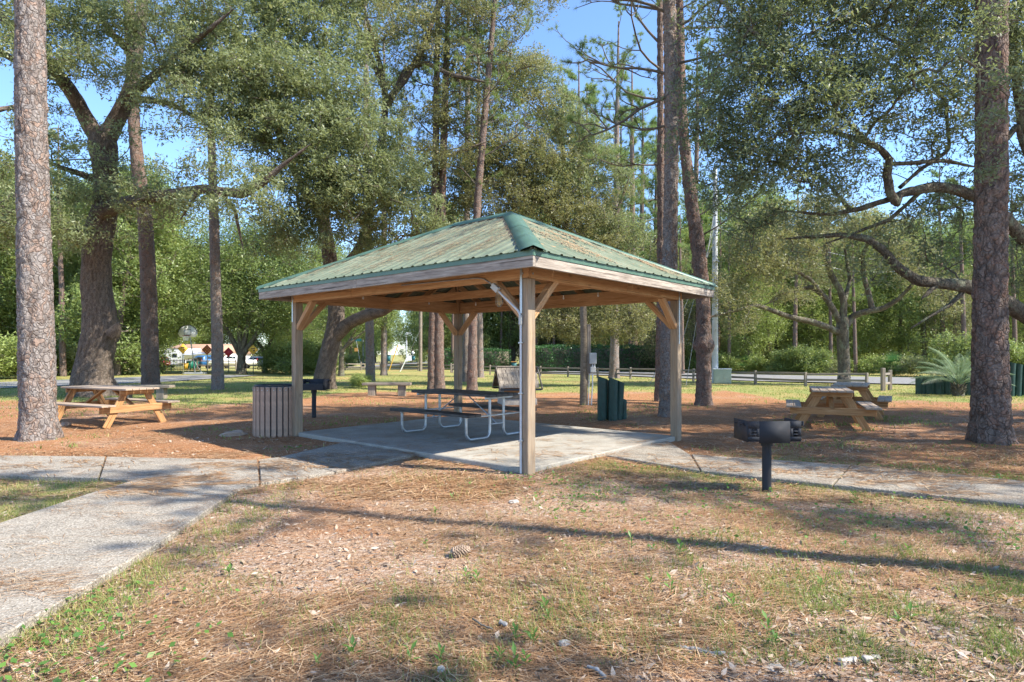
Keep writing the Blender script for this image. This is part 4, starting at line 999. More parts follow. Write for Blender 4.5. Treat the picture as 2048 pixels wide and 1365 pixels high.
st = [(P(1340, 150, g1), (-.9, .1, .1), 2.0, .05), (P(1340, 190, g1), (-.9, -.2, -.15), 2.2, .055), (P(1345, 60, g1), (.7, .2, .8), 2.0, .05), (P(1345, 130, g1), (.9, .1, .25), 1.9, .045), (P(1340, 30, g1), (-1, .1, .15), 2.2, .05),
      (P(1338, 250, g1), (-1, .2, .05), 1.7, .04), (P(1350, 220, g1), (.9, -.1, .35), 1.4, .035)]
pine('tall grey pine with high bare branches just left of the right gazebo post', [(1336, 836, 36), (1336, 760, 30), (1336, 650, 28), (1340, 500, 28), (1343, 300, 27), (1341, 100, 25), (1338, 0, 24), (1335, -200, 22)], 44, .05, amp=.02, top=17, nb=12, br=(.74, 1), seed=31, starts=st, nn=46, wd=.0055, tuft=.19)
st = [(P(1322, 90, g2), (-.9, .0, .4), 3.0, .06), (P(1322, 200, g2), (-1, .1, .1), 2.8, .055), (P(1323, 330, g2), (-1, -.2, .0), 2.2, .04), (P(1322, 20, g2), (-.8, .2, .2), 3.4, .06), (P(1322, 400, g2), (-1, 0, -.2), 1.5, .03), (P(1322, 140, g2), (-1, -.3, -.1), 2.6, .05), (P(1322, 60, g2), (.9, .3, .3), 2.6, .05), (P(1323, 260, g2), (.8, -.3, .2), 1.6, .03)]
pine('thinner dark pine close behind the tall grey one by the right gazebo post', [(1322, 803, 26), (1322, 700, 20), (1322, 560, 16), (1322, 400, 14), (1321, 200, 12), (1320, 50, 11), (1319, -100, 10)], 30, .08, mat='bark_pine_red', top=21, nb=10, br=(.72, 1), seed=32, starts=st, nn=46, wd=.0055, tuft=.19)
st = [(P(1400, 430, 17.9), (.9, .1, .25), 1.6, .03), (P(1406, 470, 17.9), (.9, -.1, .5), 2.0, .03), (P(1372, 260, 17.9), (.5, .2, .7), 2.4, .04), (P(1368, 180, 17.9), (.9, 0, .5), 2.5, .04)]
pine('leaning reddish pine with a swollen knot on its trunk, right of the gazebo', [(1407, 811, 32), (1407, 750, 28), (1408, 690, 28), (1406, 600, 27), (1397, 500, 27), (1382, 400, 24), (1370, 300, 20), (1363, 200, 17), (1360, 50, 15)], 40, .05, mat='bark_pine_red', amp=.02, top=15, nb=8, br=(.75, 1), seed=33, knob=(1.86, .10, .16), starts=st)
# a pine outside the picture to the right: its trunk throws the long band of shade on the foreground
pn = tree('pine_tree', (8.6, 2.35), 'pine just outside the right of the view whose shadow crosses the foreground', 'pine tree')
b = MB(); trunk_mesh(b, [(8.6, 2.35, -.1, .2), (8.6, 2.35, 3, .17), (8.5, 2.3, 6.5, .13), (8.4, 2.3, 9.5, .07), (8.4, 2.3, 16, .02)], 20, .15, 'pine', .02, (.5, .4)); b.build('trunk', M['bark_pine'], pn, off=(8.6, 2.35, 0), attrs='cav', smoothed=True)
pine_branches(pn, (8.6, 2.35, 0), [((8.4, 2.3, 10.0+k*.5), (math.cos(k*2.4), math.sin(k*2.4), .3), 2.0-.1*k, .03) for k in range(11)], rng, nn=20)
# ---------------------------------------------------------------- oaks
def oak(label, base, trunk_pts, lims, blobsets, mat='bark_oak', seg=44, step=.09, amp=.03, flare=(1.1, .35), seed=0, name='oak_tree', limseg=16, limstep=.16, limamp=.022, group=None, extra=None):
    t = tree(name, base, label, 'oak tree', group); off = (base[0], base[1], float(gz(base[0], base[1])))
    b = MB(); sp = trunk_mesh(b, trunk_pts, seg, step, 'oak', amp, flare, seed); b.build('trunk', M[mat], t, off=off, attrs='cav', smoothed=True)
    nodes = limbs(t, off, lims, mat, limseg, limstep, limamp, seed=seed)
    nodes += [tuple(q[:3]) for q in sp[len(sp)//2::4]]
    for (bls, lm, kw) in blobsets: crown(t, off, bl(bls)+(extra or []), nodes, lm, rng, **kw)
    return t
d = 21.9; bB = Gp(188, 792)
tp = [(bB.x, bB.y, -.15, R_(88, d))]+[(*P(u, v, d), R_(wd, d)) for u, v, wd in ((184, 760, 70), (190, 720, 61), (200, 670, 61), (199, 630, 58), (193, 570, 51), (193, 520, 49), (197, 470, 52), (210, 420, 44), (212, 380, 40), (210, 330, 44), (206, 290, 50), (203, 270, 44))]
lims = [[(204, 285, d, 36), (182, 255, d, 32), (165, 225, d-.3, 28), (140, 180, d-.8, 26), (105, 135, d-1.4, 22), (60, 90, d-2, 18), (0, 30, d-2.4, 14)],
        [(208, 285, d, 38), (228, 250, d, 32), (246, 215, d, 30), (262, 180, d+.2, 26), (272, 110, d+.4, 24), (282, 40, d+.6, 22), (290, -60, d+.8, 18)],
        [(258, 190, d, 24), (285, 172, d-.4, 20), (310, 150, d-1, 15), (360, 110, d-2, 11), (430, 50, d-3, 8)],
        [(262, 200, d, 16), (300, 200, d-.5, 12), (345, 210, d-1, 9), (400, 240, d-1.5, 6)],
        [(276, 115, d+.3, 14), (245, 92, d, 12), (210, 50, d-.6, 10), (195, 10, d-1, 7)],
        [(190, 475, d, 34), (160, 478, d-.4, 30), (125, 462, d-1, 26), (90, 446, d-1.6, 22), (30, 430, d-2.4, 16), (-40, 400, d-3, 12)],
        [(205, 425, d-.2, 34), (245, 408, d-.8, 26), (300, 396, d-1.5, 23), (360, 386, d-2.2, 20), (410, 378, d-2.8, 18), (445, 384, d-3, 18), (485, 388, d-3.2, 17), (525, 368, d-3.4, 14), (560, 335, d-3.5, 9), (600, 305, d-3.6, 4)],
        [(400, 380, d-2.7, 10), (385, 400, d-2.7, 6), (370, 425, d-2.6, 3)], [(440, 384, d-3, 9), (470, 420, d-2.8, 7), (480, 470, d-2.6, 4)],
        [(226, 668, d-.3, 26), (233, 658, d-.42, 20), (237, 650, d-.5, 9)], [(190, 360, d, 14), (150, 345, d-.6, 11), (110, 330, d-1, 7), (60, 310, d-1.6, 5)],
        [(-60, 60, d-3, 12), (10, 110, d-2.2, 12), (60, 140, d-2, 9)], [(95, 250, d-1.6, 9), (40, 212, d-2.6, 8), (-20, 222, d-3.4, 10)]]
blobsB = [(55, 130, 19.5, .7, .6), (95, 190, 19.8, .6, .6), (250, 260, 20.5, .7, .6), (130, 240, 20.2, .6, .5), (30, 270, 19, .7, .6), (350, 260, 19.6, .7, .6), (390, 400, 19.2, .7, .7), (20, 40, 19, 1.2), (90, 50, 19.5, 1.2), (160, 40, 20, 1.3), (240, 40, 20.5, 1.2), (330, 50, 20, 1.3), (400, 30, 19.5, 1.2), (130, 130, 19.5, 1.0), (190, 130, 20, 1.1), (330, 130, 20, 1.1), (390, 120, 19.5, 1.1), (300, 200, 20, .8, .7), (400, 200, 19.5, 1.1), (440, 260, 19, 1.0, .8),
          (130, 300, 20, .9), (150, 370, 20.5, 1.1), (90, 400, 20, 1.1), (20, 330, 18.5, .9, .8), (30, 440, 18.5, 1.3), (120, 470, 19.5, .9), (260, 330, 21, .7, .6), (290, 390, 20, .9), (350, 350, 19.5, .7, .7), (420, 330, 18.6, .9, .8), (480, 340, 18.4, .9, .8), (440, 410, 18.6, .8, .7), (520, 400, 18.3, 1.0), (20, -60, 19, 1.4), (150, -70, 20, 1.5), (300, -70, 20, 1.5), (430, -60, 19, 1.4), (-80, 60, 18, 1.4), (-120, 300, 17.5, 1.4), (60, 240, 19, .5, .6), (-60, 450, 18, 1.2)]
oak('huge thick trunked live oak behind the left timber table', bB, tp, lims, [(blobsB, 'leaf_oak', dict(dens=1.3, twigs=15, per=6, leaf=(.12, .057), sub_r=.23, tws=.075)),
    ([(310, 430, 19.8, .8), (350, 410, 19.5, .6), (250, 470, 20.2, .5, .6)], 'leaf_oak_dry', dict(dens=1.6, twigs=16, per=5, leaf=(.10, .045), sub_r=.3))], seg=72, step=.05, amp=.035, flare=(1.3, .30), seed=5)
# leaning oak behind the gazebo with the bright crown
d = 25.8; bE = Gp(648, 779)
tp = [(bE.x, bE.y, -.15, R_(46, d))]+[(*P(u, v, d), R_(wd, d)) for u, v, wd in ((648, 760, 42), (655, 720, 36), (664, 680, 32), (672, 640, 32), (672, 600, 30), (664, 550, 28), (657, 500, 28), (650, 460, 26), (645, 430, 22))]
lims = [[(672, 672, d, 28), (700, 645, d-.3, 25), (735, 630, d-.8, 24), (765, 624, d-1.3, 20), (800, 600, d-1.8, 15), (840, 560, d-2.4, 10)],
        [(646, 440, d, 20), (610, 380, d-1, 15), (570, 310, d-2, 12), (540, 220, d-3, 9), (520, 120, d-3.6, 7)], [(646, 435, d, 18), (660, 360, d-.8, 14), (670, 270, d-1.8, 11), (650, 160, d-2.6, 8)],
        [(665, 560, d, 18), (700, 520, d+.2, 16), (722, 490, d+.3, 16), (735, 440, d+.3, 15), (748, 350, d, 14), (768, 260, d-.4, 13), (772, 200, d-.6, 13), (760, 130, d-.8, 11), (740, 60, d-1, 8)],
        [(772, 205, d-.6, 13), (810, 160, d-.8, 12), (845, 100, d-1, 11), (870, 30, d-1, 9), (890, -30, d-1, 7)], [(775, 215, d-.6, 11), (810, 140, d-.8, 9), (850, 125, d-1, 9), (900, 150, d-1.4, 8), (950, 160, d-1.8, 6)],
        [(770, 190, d-.6, 9), (745, 120, d-1, 9), (720, 60, d-1.4, 7), (690, 10, d-1.6, 6)], [(735, 440, d, 10), (790, 380, d-.5, 8), (850, 330, d-1, 7), (930, 300, d-1.4, 5)]]
bright = [(450, 110, 21, 1.3), (510, 70, 21.5, 1.3), (590, 70, 22, 1.4), (670, 90, 22.5, 1.3), (440, 190, 20.5, 1.3), (510, 160, 20.5, 1.5), (590, 170, 21, 1.6), (670, 190, 21.5, 1.5), (480, 250, 21, 1.2), (560, 260, 21, 1.4), (640, 270, 21, 1.6), (720, 270, 22, 1.5), (600, 340, 21.5, 1.4), (680, 350, 21.5, 1.6), (760, 360, 22.5, 1.5), (640, 420, 22, 1.4), (720, 430, 22.5, 1.5), (810, 420, 23, 1.4), (860, 460, 23.5, 1.0), (560, 420, 21.5, 1.0, .8), (600, 480, 22, 1.1, .9), (540, 480, 22.5, .9, .9), (750, 490, 24, .9, .7), (800, 340, 23.5, 1.1), (560, -20, 22, 1.6), (670, -20, 22.5, 1.5)]
olive1 = [(740, 40, 24, 1.4, .9), (830, 40, 24.5, 1.4, .9), (920, 50, 25, 1.5, .9), (1000, 40, 25.5, 1.3, .8), (800, 110, 24.5, 1.2, .8), (880, 130, 25, 1.4, .8), (970, 130, 25.5, 1.4, .8), (1040, 120, 26, 1.1, .7), (760, 180, 24, .9, .6), (860, 220, 25, 1.3, .9), (940, 230, 25.5, 1.3, .9), (820, 290, 24.5, 1.1, .8), (900, 310, 25, 1.2, .8), (780, -40, 25, 1.6), (940, -40, 25, 1.6), (1060, -30, 26, 1.5)]
oak('leaning live oak behind the gazebo, with the big pale sunlit crown above its roof', bE, tp, lims, [(bright, 'leaf_oak', dict(dens=1.75, twigs=16, per=6, leaf=(.125, .062), sub_r=.21, tws=.065, flat=.8)),
    (olive1, 'leaf_oak_dry', dict(dens=1.4, twigs=15, per=6, leaf=(.115, .055), sub_r=.24, tws=.07))], seg=40, step=.10, amp=.03, seed=15)
# olive crowned oak behind the gazebo roof
d = 29.2; bC = Gp(1169, 771)
tp = [(bC.x, bC.y, -.15, .2)]+[(*P(u, v, d), R_(wd, d)) for u, v, wd in ((1170, 740, 14), (1168, 680, 14), (1166, 600, 13), (1150, 530, 12), (1120, 470, 12))]
lims = [[(1150, 530, d, 11), (1110, 440, d-.4, 10), (1060, 380, d-1, 9), (1000, 330, d-1.6, 7), (950, 290, d-2, 5)], [(1166, 600, d, 10), (1200, 520, d, 9), (1230, 440, d, 7), (1250, 380, d, 5)], [(1130, 480, d, 9), (1140, 380, d, 7), (1120, 280, d, 6), (1080, 200, d, 4)], [(1168, 690, d, 7), (1120, 640, d-.5, 6), (1080, 640, d-1, 4)], [(1168, 680, d, 7), (1220, 640, d-.3, 6), (1270, 630, d-.6, 4)]]
olive3 = [(1010, 150, 27.5, 1.2, .8), (1080, 150, 28, 1.1, .7), (1120, 240, 28, 1.2), (1180, 290, 28.5, 1.1), (1060, 350, 28, 1.5), (1240, 350, 29, .9, .8), (1130, 370, 28.5, 1.3), (960, 340, 28.5, 1.4), (1250, 470, 29.5, 1.1, .8), (870, 400, 28, 1.3), (1190, 450, 29, 1.1), (1100, 560, 29, 1.1)]
olive2 = [(1010, 210, 27, 1.4, .9), (1080, 220, 27.5, 1.3, .9), (960, 290, 27, 1.4), (1040, 300, 27, 1.5), (1110, 310, 28, 1.4), (1170, 340, 28.5, 1.2, .9), (930, 380, 27, 1.4), (1000, 390, 27, 1.5), (1080, 400, 27.5, 1.6), (1150, 420, 28, 1.5), (1220, 410, 29, 1.1, .8), (1000, 460, 28, 1.3), (1070, 480, 28.5, 1.4), (1150, 500, 28.5, 1.4), (1220, 500, 29, 1.1, .8), (1240, 560, 29, 1.1, .8), (900, 470, 27, 1.2),
          (1090, 640, 28, 1.1), (1140, 650, 28, 1.1), (1190, 650, 28, 1.1), (1240, 640, 28, 1.2), (1280, 620, 28.5, .9), (1120, 590, 28, 1.1), (1200, 590, 28, 1.2), (1270, 660, 28, .8, .8)]
oak('olive brown crowned oak directly behind the gazebo roof, its foliage hanging low over the hedge', bC, tp, lims, [(olive3, 'leaf_oak', dict(dens=2.2, twigs=16, per=6, leaf=(.13, .06), sub_r=.24, tws=.07, flat=.8)), (olive2, 'leaf_oak_dry', dict(dens=1.7, twigs=15, per=6, leaf=(.12, .055), sub_r=.23, tws=.07, flat=.8))], seg=20, step=.14, flare=(.6, .3), seed=25)
# spreading oak on the right lawn
d = 29.8; bO = Gp(1688, 771)
tp = [(bO.x, bO.y, -.15, R_(27, d))]+[(*P(u, v, d), R_(wd, d)) for u, v, wd in ((1688, 750, 23), (1687, 710, 22), (1685, 675, 22), (1685, 650, 23), (1686, 635, 18))]
lims = [[(1680, 666, d, 14), (1655, 655, d-.3, 13), (1620, 643, d-.8, 12), (1585, 636, d-1.2, 10), (1545, 622, d-1.6, 9), (1510, 610, d-2, 8), (1470, 622, d-2.4, 6), (1430, 632, d-2.8, 5)],
        [(1683, 650, d, 13), (1668, 622, d, 12), (1650, 595, d+.1, 10), (1625, 575, d+.2, 9), (1590, 580, d+.3, 7), (1550, 600, d+.4, 5)], [(1650, 597, d, 9), (1622, 560, d-.4, 7), (1590, 540, d-.8, 6), (1540, 530, d-1, 4)],
        [(1686, 640, d, 15), (1688, 610, d, 13), (1680, 580, d, 12), (1662, 550, d+.2, 11), (1650, 510, d+.4, 10), (1655, 460, d+.4, 8), (1640, 420, d+.4, 6)],
        [(1692, 652, d, 14), (1706, 632, d, 13), (1730, 624, d-.3, 12), (1765, 618, d-.6, 10), (1795, 600, d-1, 8), (1825, 570, d-1.4, 6), (1840, 520, d-1.4, 4)], [(1745, 622, d-.4, 12), (1738, 590, d-.2, 10), (1728, 555, d, 9), (1725, 510, d, 7), (1750, 460, d, 5)],
        [(1690, 600, d, 8), (1700, 560, d+.5, 7), (1690, 500, d+.8, 5)]]
bo_l = [(1450, 590, 27.5, 1.1, .6), (1500, 560, 28, 1.4, .8), (1550, 520, 28.5, 1.5, .8), (1600, 480, 29, 1.5, .8), (1500, 490, 28.5, 1.4, .8), (1560, 440, 29.5, 1.4, .8), (1640, 430, 30, 1.4, .8), (1700, 450, 30, 1.3, .7), (1760, 460, 29.5, 1.2, .7), (1800, 510, 28.5, 1.2, .7), (1840, 560, 28.5, 1.1, .6), (1580, 590, 28.5, 1.0, .5), (1620, 530, 30, 1.1, .5), (1720, 520, 30, 1.1, .5), (1480, 640, 27.2, .9, .5), (1880, 600, 28, .9, .5), (1650, 560, 31.5, 1.0, .4)]
oak('spreading grey barked oak on the lawn behind the two right hand timber tables', bO, tp, lims, [(bo_l, 'leaf_oak_dry', dict(dens=1.7, twigs=15, per=6, leaf=(.12, .057), sub_r=.27))], mat='bark_oak_grey', seg=30, step=.09, amp=.015, flare=(.5, .25), seed=35, limseg=12)
# big oak beyond the right edge whose limbs reach in
d = 12.6; bP = (13.6, 13.4)
tp = [(13.6, 13.4, -.2, .55), (13.5, 13.3, .8, .45), (13.3, 13.1, 1.8, .42), (12.9, 12.9, 2.6, .4), (12.7, 12.9, 3.2, .34)]
lims = [[(2290, 640, 12.9, 42), (2180, 690, 12.8, 40), (2110, 668, 12.7, 36), (2048, 628, 12.6, 32), (1990, 592, 12.5, 28), (1930, 572, 12.4, 26), (1880, 568, 12.3, 22), (1835, 562, 12.2, 20), (1795, 535, 12.1, 18), (1765, 500, 12, 16), (1735, 478, 12, 13), (1680, 470, 12, 9), (1600, 476, 12, 5)],
        [(2250, 600, 12.9, 34), (2130, 545, 12.6, 30), (2060, 490, 12.4, 26), (2005, 432, 12.2, 24), (1965, 400, 12, 22), (1920, 382, 11.9, 20), (1870, 374, 11.8, 20), (1815, 384, 11.7, 17), (1770, 402, 11.7, 11), (1720, 418, 11.8, 9), (1660, 430, 12, 6), (1600, 425, 12, 4)],
        [(1798, 392, 11.7, 14), (1792, 408, 11.6, 17), (1780, 385, 11.5, 17), (1774, 350, 11.5, 15), (1780, 320, 11.4, 14), (1760, 296, 11.3, 12), (1715, 278, 11.3, 10), (1660, 262, 11.3, 7), (1600, 268, 11.3, 4)],
        [(1783, 328, 11.4, 8), (1830, 326, 11.5, 8), (1890, 322, 11.6, 7), (1930, 330, 11.7, 6)], [(1800, 375, 11.7, 8), (1840, 340, 11.9, 7), (1900, 300, 12, 6), (1890, 200, 12, 5), (1800, 90, 11.8, 5), (1760, 70, 11.6, 5), (1690, 0, 11.4, 3)],
        [(2250, 500, 12.8, 30), (2120, 380, 12.5, 22), (2048, 260, 12.2, 18), (2036, 180, 12, 16), (2020, 60, 11.8, 12), (2000, -60, 11.6, 10)], [(2060, 330, 12.3, 10), (2035, 250, 12.2, 12), (2005, 290, 12, 9), (1960, 330, 12, 6)],
        [(1880, 568, 12.3, 10), (1862, 580, 12.2, 9), (1850, 592, 12.1, 7)], [(1700, 420, 11.9, 7), (1650, 360, 12, 6), (1560, 330, 12, 5), (1480, 300, 12, 3)], [(1850, 376, 11.8, 8), (1780, 440, 12, 7), (1700, 470, 12.4, 5)],
        [(1810, 100, 11.8, 5), (1830, 0, 11.6, 4)], [(1740, 285, 11.3, 6), (1640, 200, 11, 5), (1560, 120, 10.8, 4), (1500, 60, 10.6, 3)], [(1935, 575, 12.4, 9), (1900, 610, 12.4, 7), (1850, 640, 12.4, 4)]]
hi_l = [(Vector((x_, y_, z_)), r_) for x_, y_, z_, r_ in ((1.0, 11.4, 9.6, .8), (2.4, 12.2, 10.2, .8), (3.8, 11.4, 9.8, .7), (.2, 12.8, 10.6, .8), (5.2, 12.4, 9.8, .9), (2.8, 10.8, 11.2, .7), (4.6, 10.9, 11, .8), (6.2, 11.6, 10.6, .9), (7.4, 10.8, 9.6, .8), (.9, 10.2, 11.6, .6), (-.8, 11.6, 11.0, .7), (8.6, 10.0, 9.4, .8), (3.4, 13.4, 11.4, .9), (6.8, 13, 11.4, .9))]  # unseen clumps above the view, added to shade the ground towards the left table
bp = [(1770, 350, 12.2, .45, .6), (1840, 420, 12.4, .45, .6), (1890, 340, 12.3, .5, .6), (1760, 480, 12.5, .5, .6), (1910, 440, 12.6, .5, .6), (1690, 400, 12.2, .5, .6), (1820, 500, 12.6, .45, .6), (1460, 40, 11, .8, .9), (1530, 40, 10.8, 1.0), (1610, 30, 10.8, 1.0), (1700, 40, 11, .9), (1790, 40, 11.4, .9, .8), (1880, 60, 11.8, .9), (1960, 50, 11.8, .9), (2040, 60, 12, 1.0), (1500, 130, 10.8, .9), (1580, 130, 10.6, .95), (1670, 140, 10.8, .95), (1760, 150, 11, .9), (1850, 150, 11.6, .8, .8), (1940, 150, 11.8, .8), (2030, 150, 12, .7), (1420, 200, 11.2, .7, .8), (1480, 220, 11, .9), (1560, 220, 10.8, .95), (1650, 220, 10.8, .95), (1740, 220, 11, .85), (1830, 230, 11.5, .8), (1920, 240, 11.8, .7, .8),
      (1420, 290, 11.4, .7, .9), (1490, 300, 11.2, .9), (1580, 300, 11, .9), (1670, 310, 11.2, .75, .8), (1400, 380, 12, .5, .7), (1460, 380, 11.8, .7, .9), (1540, 380, 11.6, .8, .9), (1620, 370, 11.6, .65, .6), (1500, 450, 12.2, .6, .8), (1570, 460, 12, .6, .8), (1640, 450, 12, .5, .5),
      (1700, 360, 11.8, .5, .5), (1860, 290, 12, .6, .6), (1930, 380, 12.2, .6, .8), (2030, 380, 12.4, .6, .8), (1870, 440, 12.4, .6, .7), (1930, 500, 12.6, .55, .7), (1995, 50, 9.1, .42), (2020, 190, 9.1, .36), (1965, 270, 9.2, .30), (1950, 120, 9.2, .32), (2005, 340, 9.2, .25), (1800, 460, 12.3, .5, .6), (1860, 520, 12.6, .4, .5), (2030, 500, 12.8, .6, .7), (2060, 560, 13, .6), (1700, 520, 12.2, .5, .6), (1760, 560, 12.3, .4, .4), (1560, -60, 10.8, 1.2), (1700, -70, 11, 1.2), (1850, -60, 11.5, 1.2), (1980, -60, 11.8, 1.2), (2120, 60, 12.4, 1.3), (2140, 200, 12.6, 1.3), (2150, 350, 13, 1.3), (2160, 480, 13.2, 1.2), (2300, 200, 13.5, 2, .6), (2300, 0, 13, 2, .6), (2100, -200, 13, 2, .6), (1900, -250, 13, 2, .5), (1700, -250, 13, 1.8, .45), (2500, 100, 13.5, 2.2, .6), (2500, -200, 13.5, 2.2, .6), (2300, -400, 14, 2.2, .5)]
oak('big live oak at the right edge whose crooked limbs reach in behind the reddish pine', bP, tp, lims, [(bp, 'leaf_oak_blue', dict(dens=2.5, twigs=14, per=6, leaf=(.088, .036), sub_r=.15, flat=.85, tws=.055, thick=.004))], mat='bark_oak_grey', seg=40, step=.09, amp=.02, flare=(.8, .35), seed=45, limseg=18, limstep=.07, limamp=.014, extra=hi_l)
# unseen oaks added outside the picture on the right to dapple the clearing
def dapple_oak(x, y, label, cl, mat='leaf_oak'):
    t = tree('oak_tree', (x, y), label, 'oak tree'); off = (x, y, 0); b = MB(); sp = trunk_mesh(b, [(x, y, -.2, .42), (x+.1, y, 1.5, .34), (x-.1, y+.2, 3.4, .3), (x-.3, y+.3, 6, .2), (x-.4, y+.4, 9, .1)], 18, .2, 'oak', .02, (.8, .35)); b.build('trunk', M['bark_oak'], t, off=off, attrs='cav', smoothed=True)
    crown(t, off, [(Vector(c[:3]), c[3], .8) for c in cl], [q[:3] for q in sp[8:]], mat, rng, dens=1.5, twigs=15, per=6, leaf=(.13, .06), sub_r=.34)
rs = random.Random(3)
dapple_oak(17.5, 8.5, 'unseen live oak added outside the right of the view to dapple the tables and path', [(rs.uniform(11.5, 23), rs.uniform(4.8, 12.5), rs.uniform(5.5, 12.5), rs.uniform(.7, 1.3)) for _ in range(46)])
dapple_oak(19, -1.0, 'unseen live oak added at the right, behind the onlooker, to dapple the foreground', [(rs.uniform(13, 24), rs.uniform(-5, 3.4), rs.uniform(7, 13.5), rs.uniform(.5, 1.0)) for _ in range(26)])
dapple_oak(13.5, -3.6, 'smaller unseen live oak added near the onlooker to dapple the foreground', [(rs.uniform(7.5, 14), rs.uniform(-5, .6), rs.uniform(6.0, 10.5), rs.uniform(.4, .8)) for _ in range(26)])
# smaller oaks by the street
def small_oak(label, u, v, wd, stems, blobs_, mat='bark_oak_grey', lm='leaf_mid', leaf=(.14, .07), name='oak_tree', seed=0, dens=.9, kw=None):
    g_ = Gp(u, v); d = g_.y; z0 = float(gz(g_.x, g_.y))
    tp = [(g_.x, g_.y, z0-.1, R_(wd*1.25, d)), (*P(u, v-14, d), R_(wd, d)), (*P(u, v-30, d), R_(wd*.95, d)), (*P(u, v-42, d), R_(wd*.9, d))]
    li = [[(u, v-34, d, wd*.7)]+[(a, c, d, wd*f) for (a, c), f in zip(s_, np.linspace(.6, .2, len(s_)))] for s_ in stems]
    return oak(label, (g_.x, g_.y), tp, li, [([(a, c, d+dd, r) for (a, c, r, dd) in blobs_], lm, dict(dens=dens*1.2, twigs=13, per=6, leaf=leaf, sub_r=.5, tws=.14, thick=.008, **(kw or {})))], mat=mat, seg=16, step=.2, amp=.02, flare=(.5, .3), seed=seed, name=name, limseg=9, limstep=.3)
small_oak('many stemmed oak beside the street at the diamond signs', 483, 748, 17, [[(470, 690), (450, 650), (430, 600)], [(480, 680), (476, 620), (465, 560)], [(490, 680), (500, 620), (505, 550)], [(500, 690), (525, 650), (545, 600)]],
    [(440, 560, 3., 0), (500, 520, 3.2, 1), (560, 560, 3., 0), (420, 620, 2.4, -1), (470, 610, 2.8, 1), (540, 630, 2.6, 0), (590, 600, 2.4, 0), (400, 520, 2.8, 2), (580, 520, 2.8, 2), (450, 480, 2.8, 2), (530, 470, 2.6, 2)], seed=51)
small_oak('slim oak between the diamond signs and the left gazebo post', 530, 746, 9, [[(526, 700), (505, 670), (490, 650)], [(534, 700), (550, 665), (575, 630)]], [(510, 640, 1.9, 1), (560, 640, 2., 0), (600, 650, 2., 2), (540, 600, 2.4, 2)], seed=52)
small_oak('young forked oak right of the leaning oak under the gazebo roof', 683, 753, 11, [[(686, 700), (700, 680), (715, 655)], [(682, 700), (678, 660), (680, 620)], [(685, 700), (720, 670), (745, 650)]], [(660, 640, 1.7, 0), (700, 620, 2.0, 0), (740, 630, 1.7, 1), (690, 580, 2.2, 1), (760, 590, 2., 2), (640, 590, 2., 2)], seed=53, lm='leaf_mid')
# ---------------------------------------------------------------- woods behind: a few shared shapes, each tree an object
def wood_variant(seed, H, R0, mat, leafs, base_frac=.15, n=20, tri=True):
    r_ = np.random.default_rng(seed); t = empty('woodland_tree', (0, 0, 0)); b = MB()
    lean = r_.normal(size=2)*.3; pts = [(0, 0, -.2, .22), (lean[0]*.3, lean[1]*.3, H*.3, .17), (lean[0], lean[1], H*.65, .11), (lean[0], lean[1], H*.95, .03)]
    sp = trunk_mesh(b, pts, 9, .5, 'x', .02); b.build('trunk', M['bark_oak'], t, attrs='cav', smoothed=True)
    bls_ = []
    for k in range(n):
        f = base_frac+(1-base_frac)*(k+.5)/n; wv = R0*math.sin(math.pi*min(1, .25+f*.72))**.7; a = k*2.4+r_.uniform(-.4, .4); rr = wv*r_.uniform(.25, .85)
        bls_.append((Vector((math.cos(a)*rr+lean[0]*f, math.sin(a)*rr+lean[1]*f, H*f)), r_.uniform(.8, 1.35)*H/11))
    crown(t, (0, 0, 0), bls_, [q[:3] for q in sp[2:]], mat, r_, dens=.95, twigs=12, per=7, leaf=leafs, sub_r=.45, tri=tri, tws=.16, thick=.010, flat=.8, joined=True)
    return t
VAR = [wood_variant(1, 11.5, 3.2, 'leaf_mid', (.17, .10)), wood_variant(2, 13.5, 3.0, 'leaf_bright', (.16, .09)), wood_variant(3, 12, 3.6, 'leaf_mid', (.18, .11), .05, 24), wood_variant(4, 10, 2.8, 'leaf_oak_dry', (.15, .08)), wood_variant(5, 7, 2.6, 'leaf_bright', (.15, .09), .02, 18)]
def pine_variant(seed):
    r_ = np.random.default_rng(seed); t = empty('woodland_tree', (0, 0, 0)); b = MB(); trunk_mesh(b, [(0, 0, -.2, .17), (.1, 0, 5, .13), (.2, .1, 10, .09), (.2, .1, 14, .02)], 9, .5, 'x', .015); b.build('trunk', M['bark_pine_red'], t, attrs='cav', smoothed=True)
    pine_branches(t, (0, 0, 0), [((.18, .1, 6+k*.55), (math.cos(k*2.4), math.sin(k*2.4), .25), 1.9-.09*k, .03) for k in range(14)], r_, nn=20, wd=.017, tuft=.26); return t
VAR.append(pine_variant(77))
def shrub_variant(seed, H, R0, mat, leafs, n=11):
    r_ = np.random.default_rng(seed); t = empty('shrub', (0, 0, 0))
    bls_ = [(Vector((math.cos(k*2.4)*R0*r_.uniform(.1, .8), math.sin(k*2.4)*R0*r_.uniform(.1, .8), H*r_.uniform(.25, .8))), r_.uniform(.35, .6)*H*.6) for k in range(n)]
    crown(t, (0, 0, 0), bls_, [(0, 0, 0), (.1, 0, H*.3), (-.1, .1, H*.5)], mat, r_, dens=3.2, twigs=12, per=6, leaf=leafs, sub_r=.22, tri=True, tws=.08, joined=True)
    return t
SH = [shrub_variant(11, 1.7, 1.2, 'leaf_bright', (.11, .06)), shrub_variant(12, 2.3, 1.4, 'leaf_mid', (.12, .07)), shrub_variant(13, 1.3, 1.3, 'leaf_oak', (.12, .06))]
KM = {}
for c in bpy.data.objects:
    if c.parent: KM.setdefault(c.parent.name, []).append(c)
_first = {}
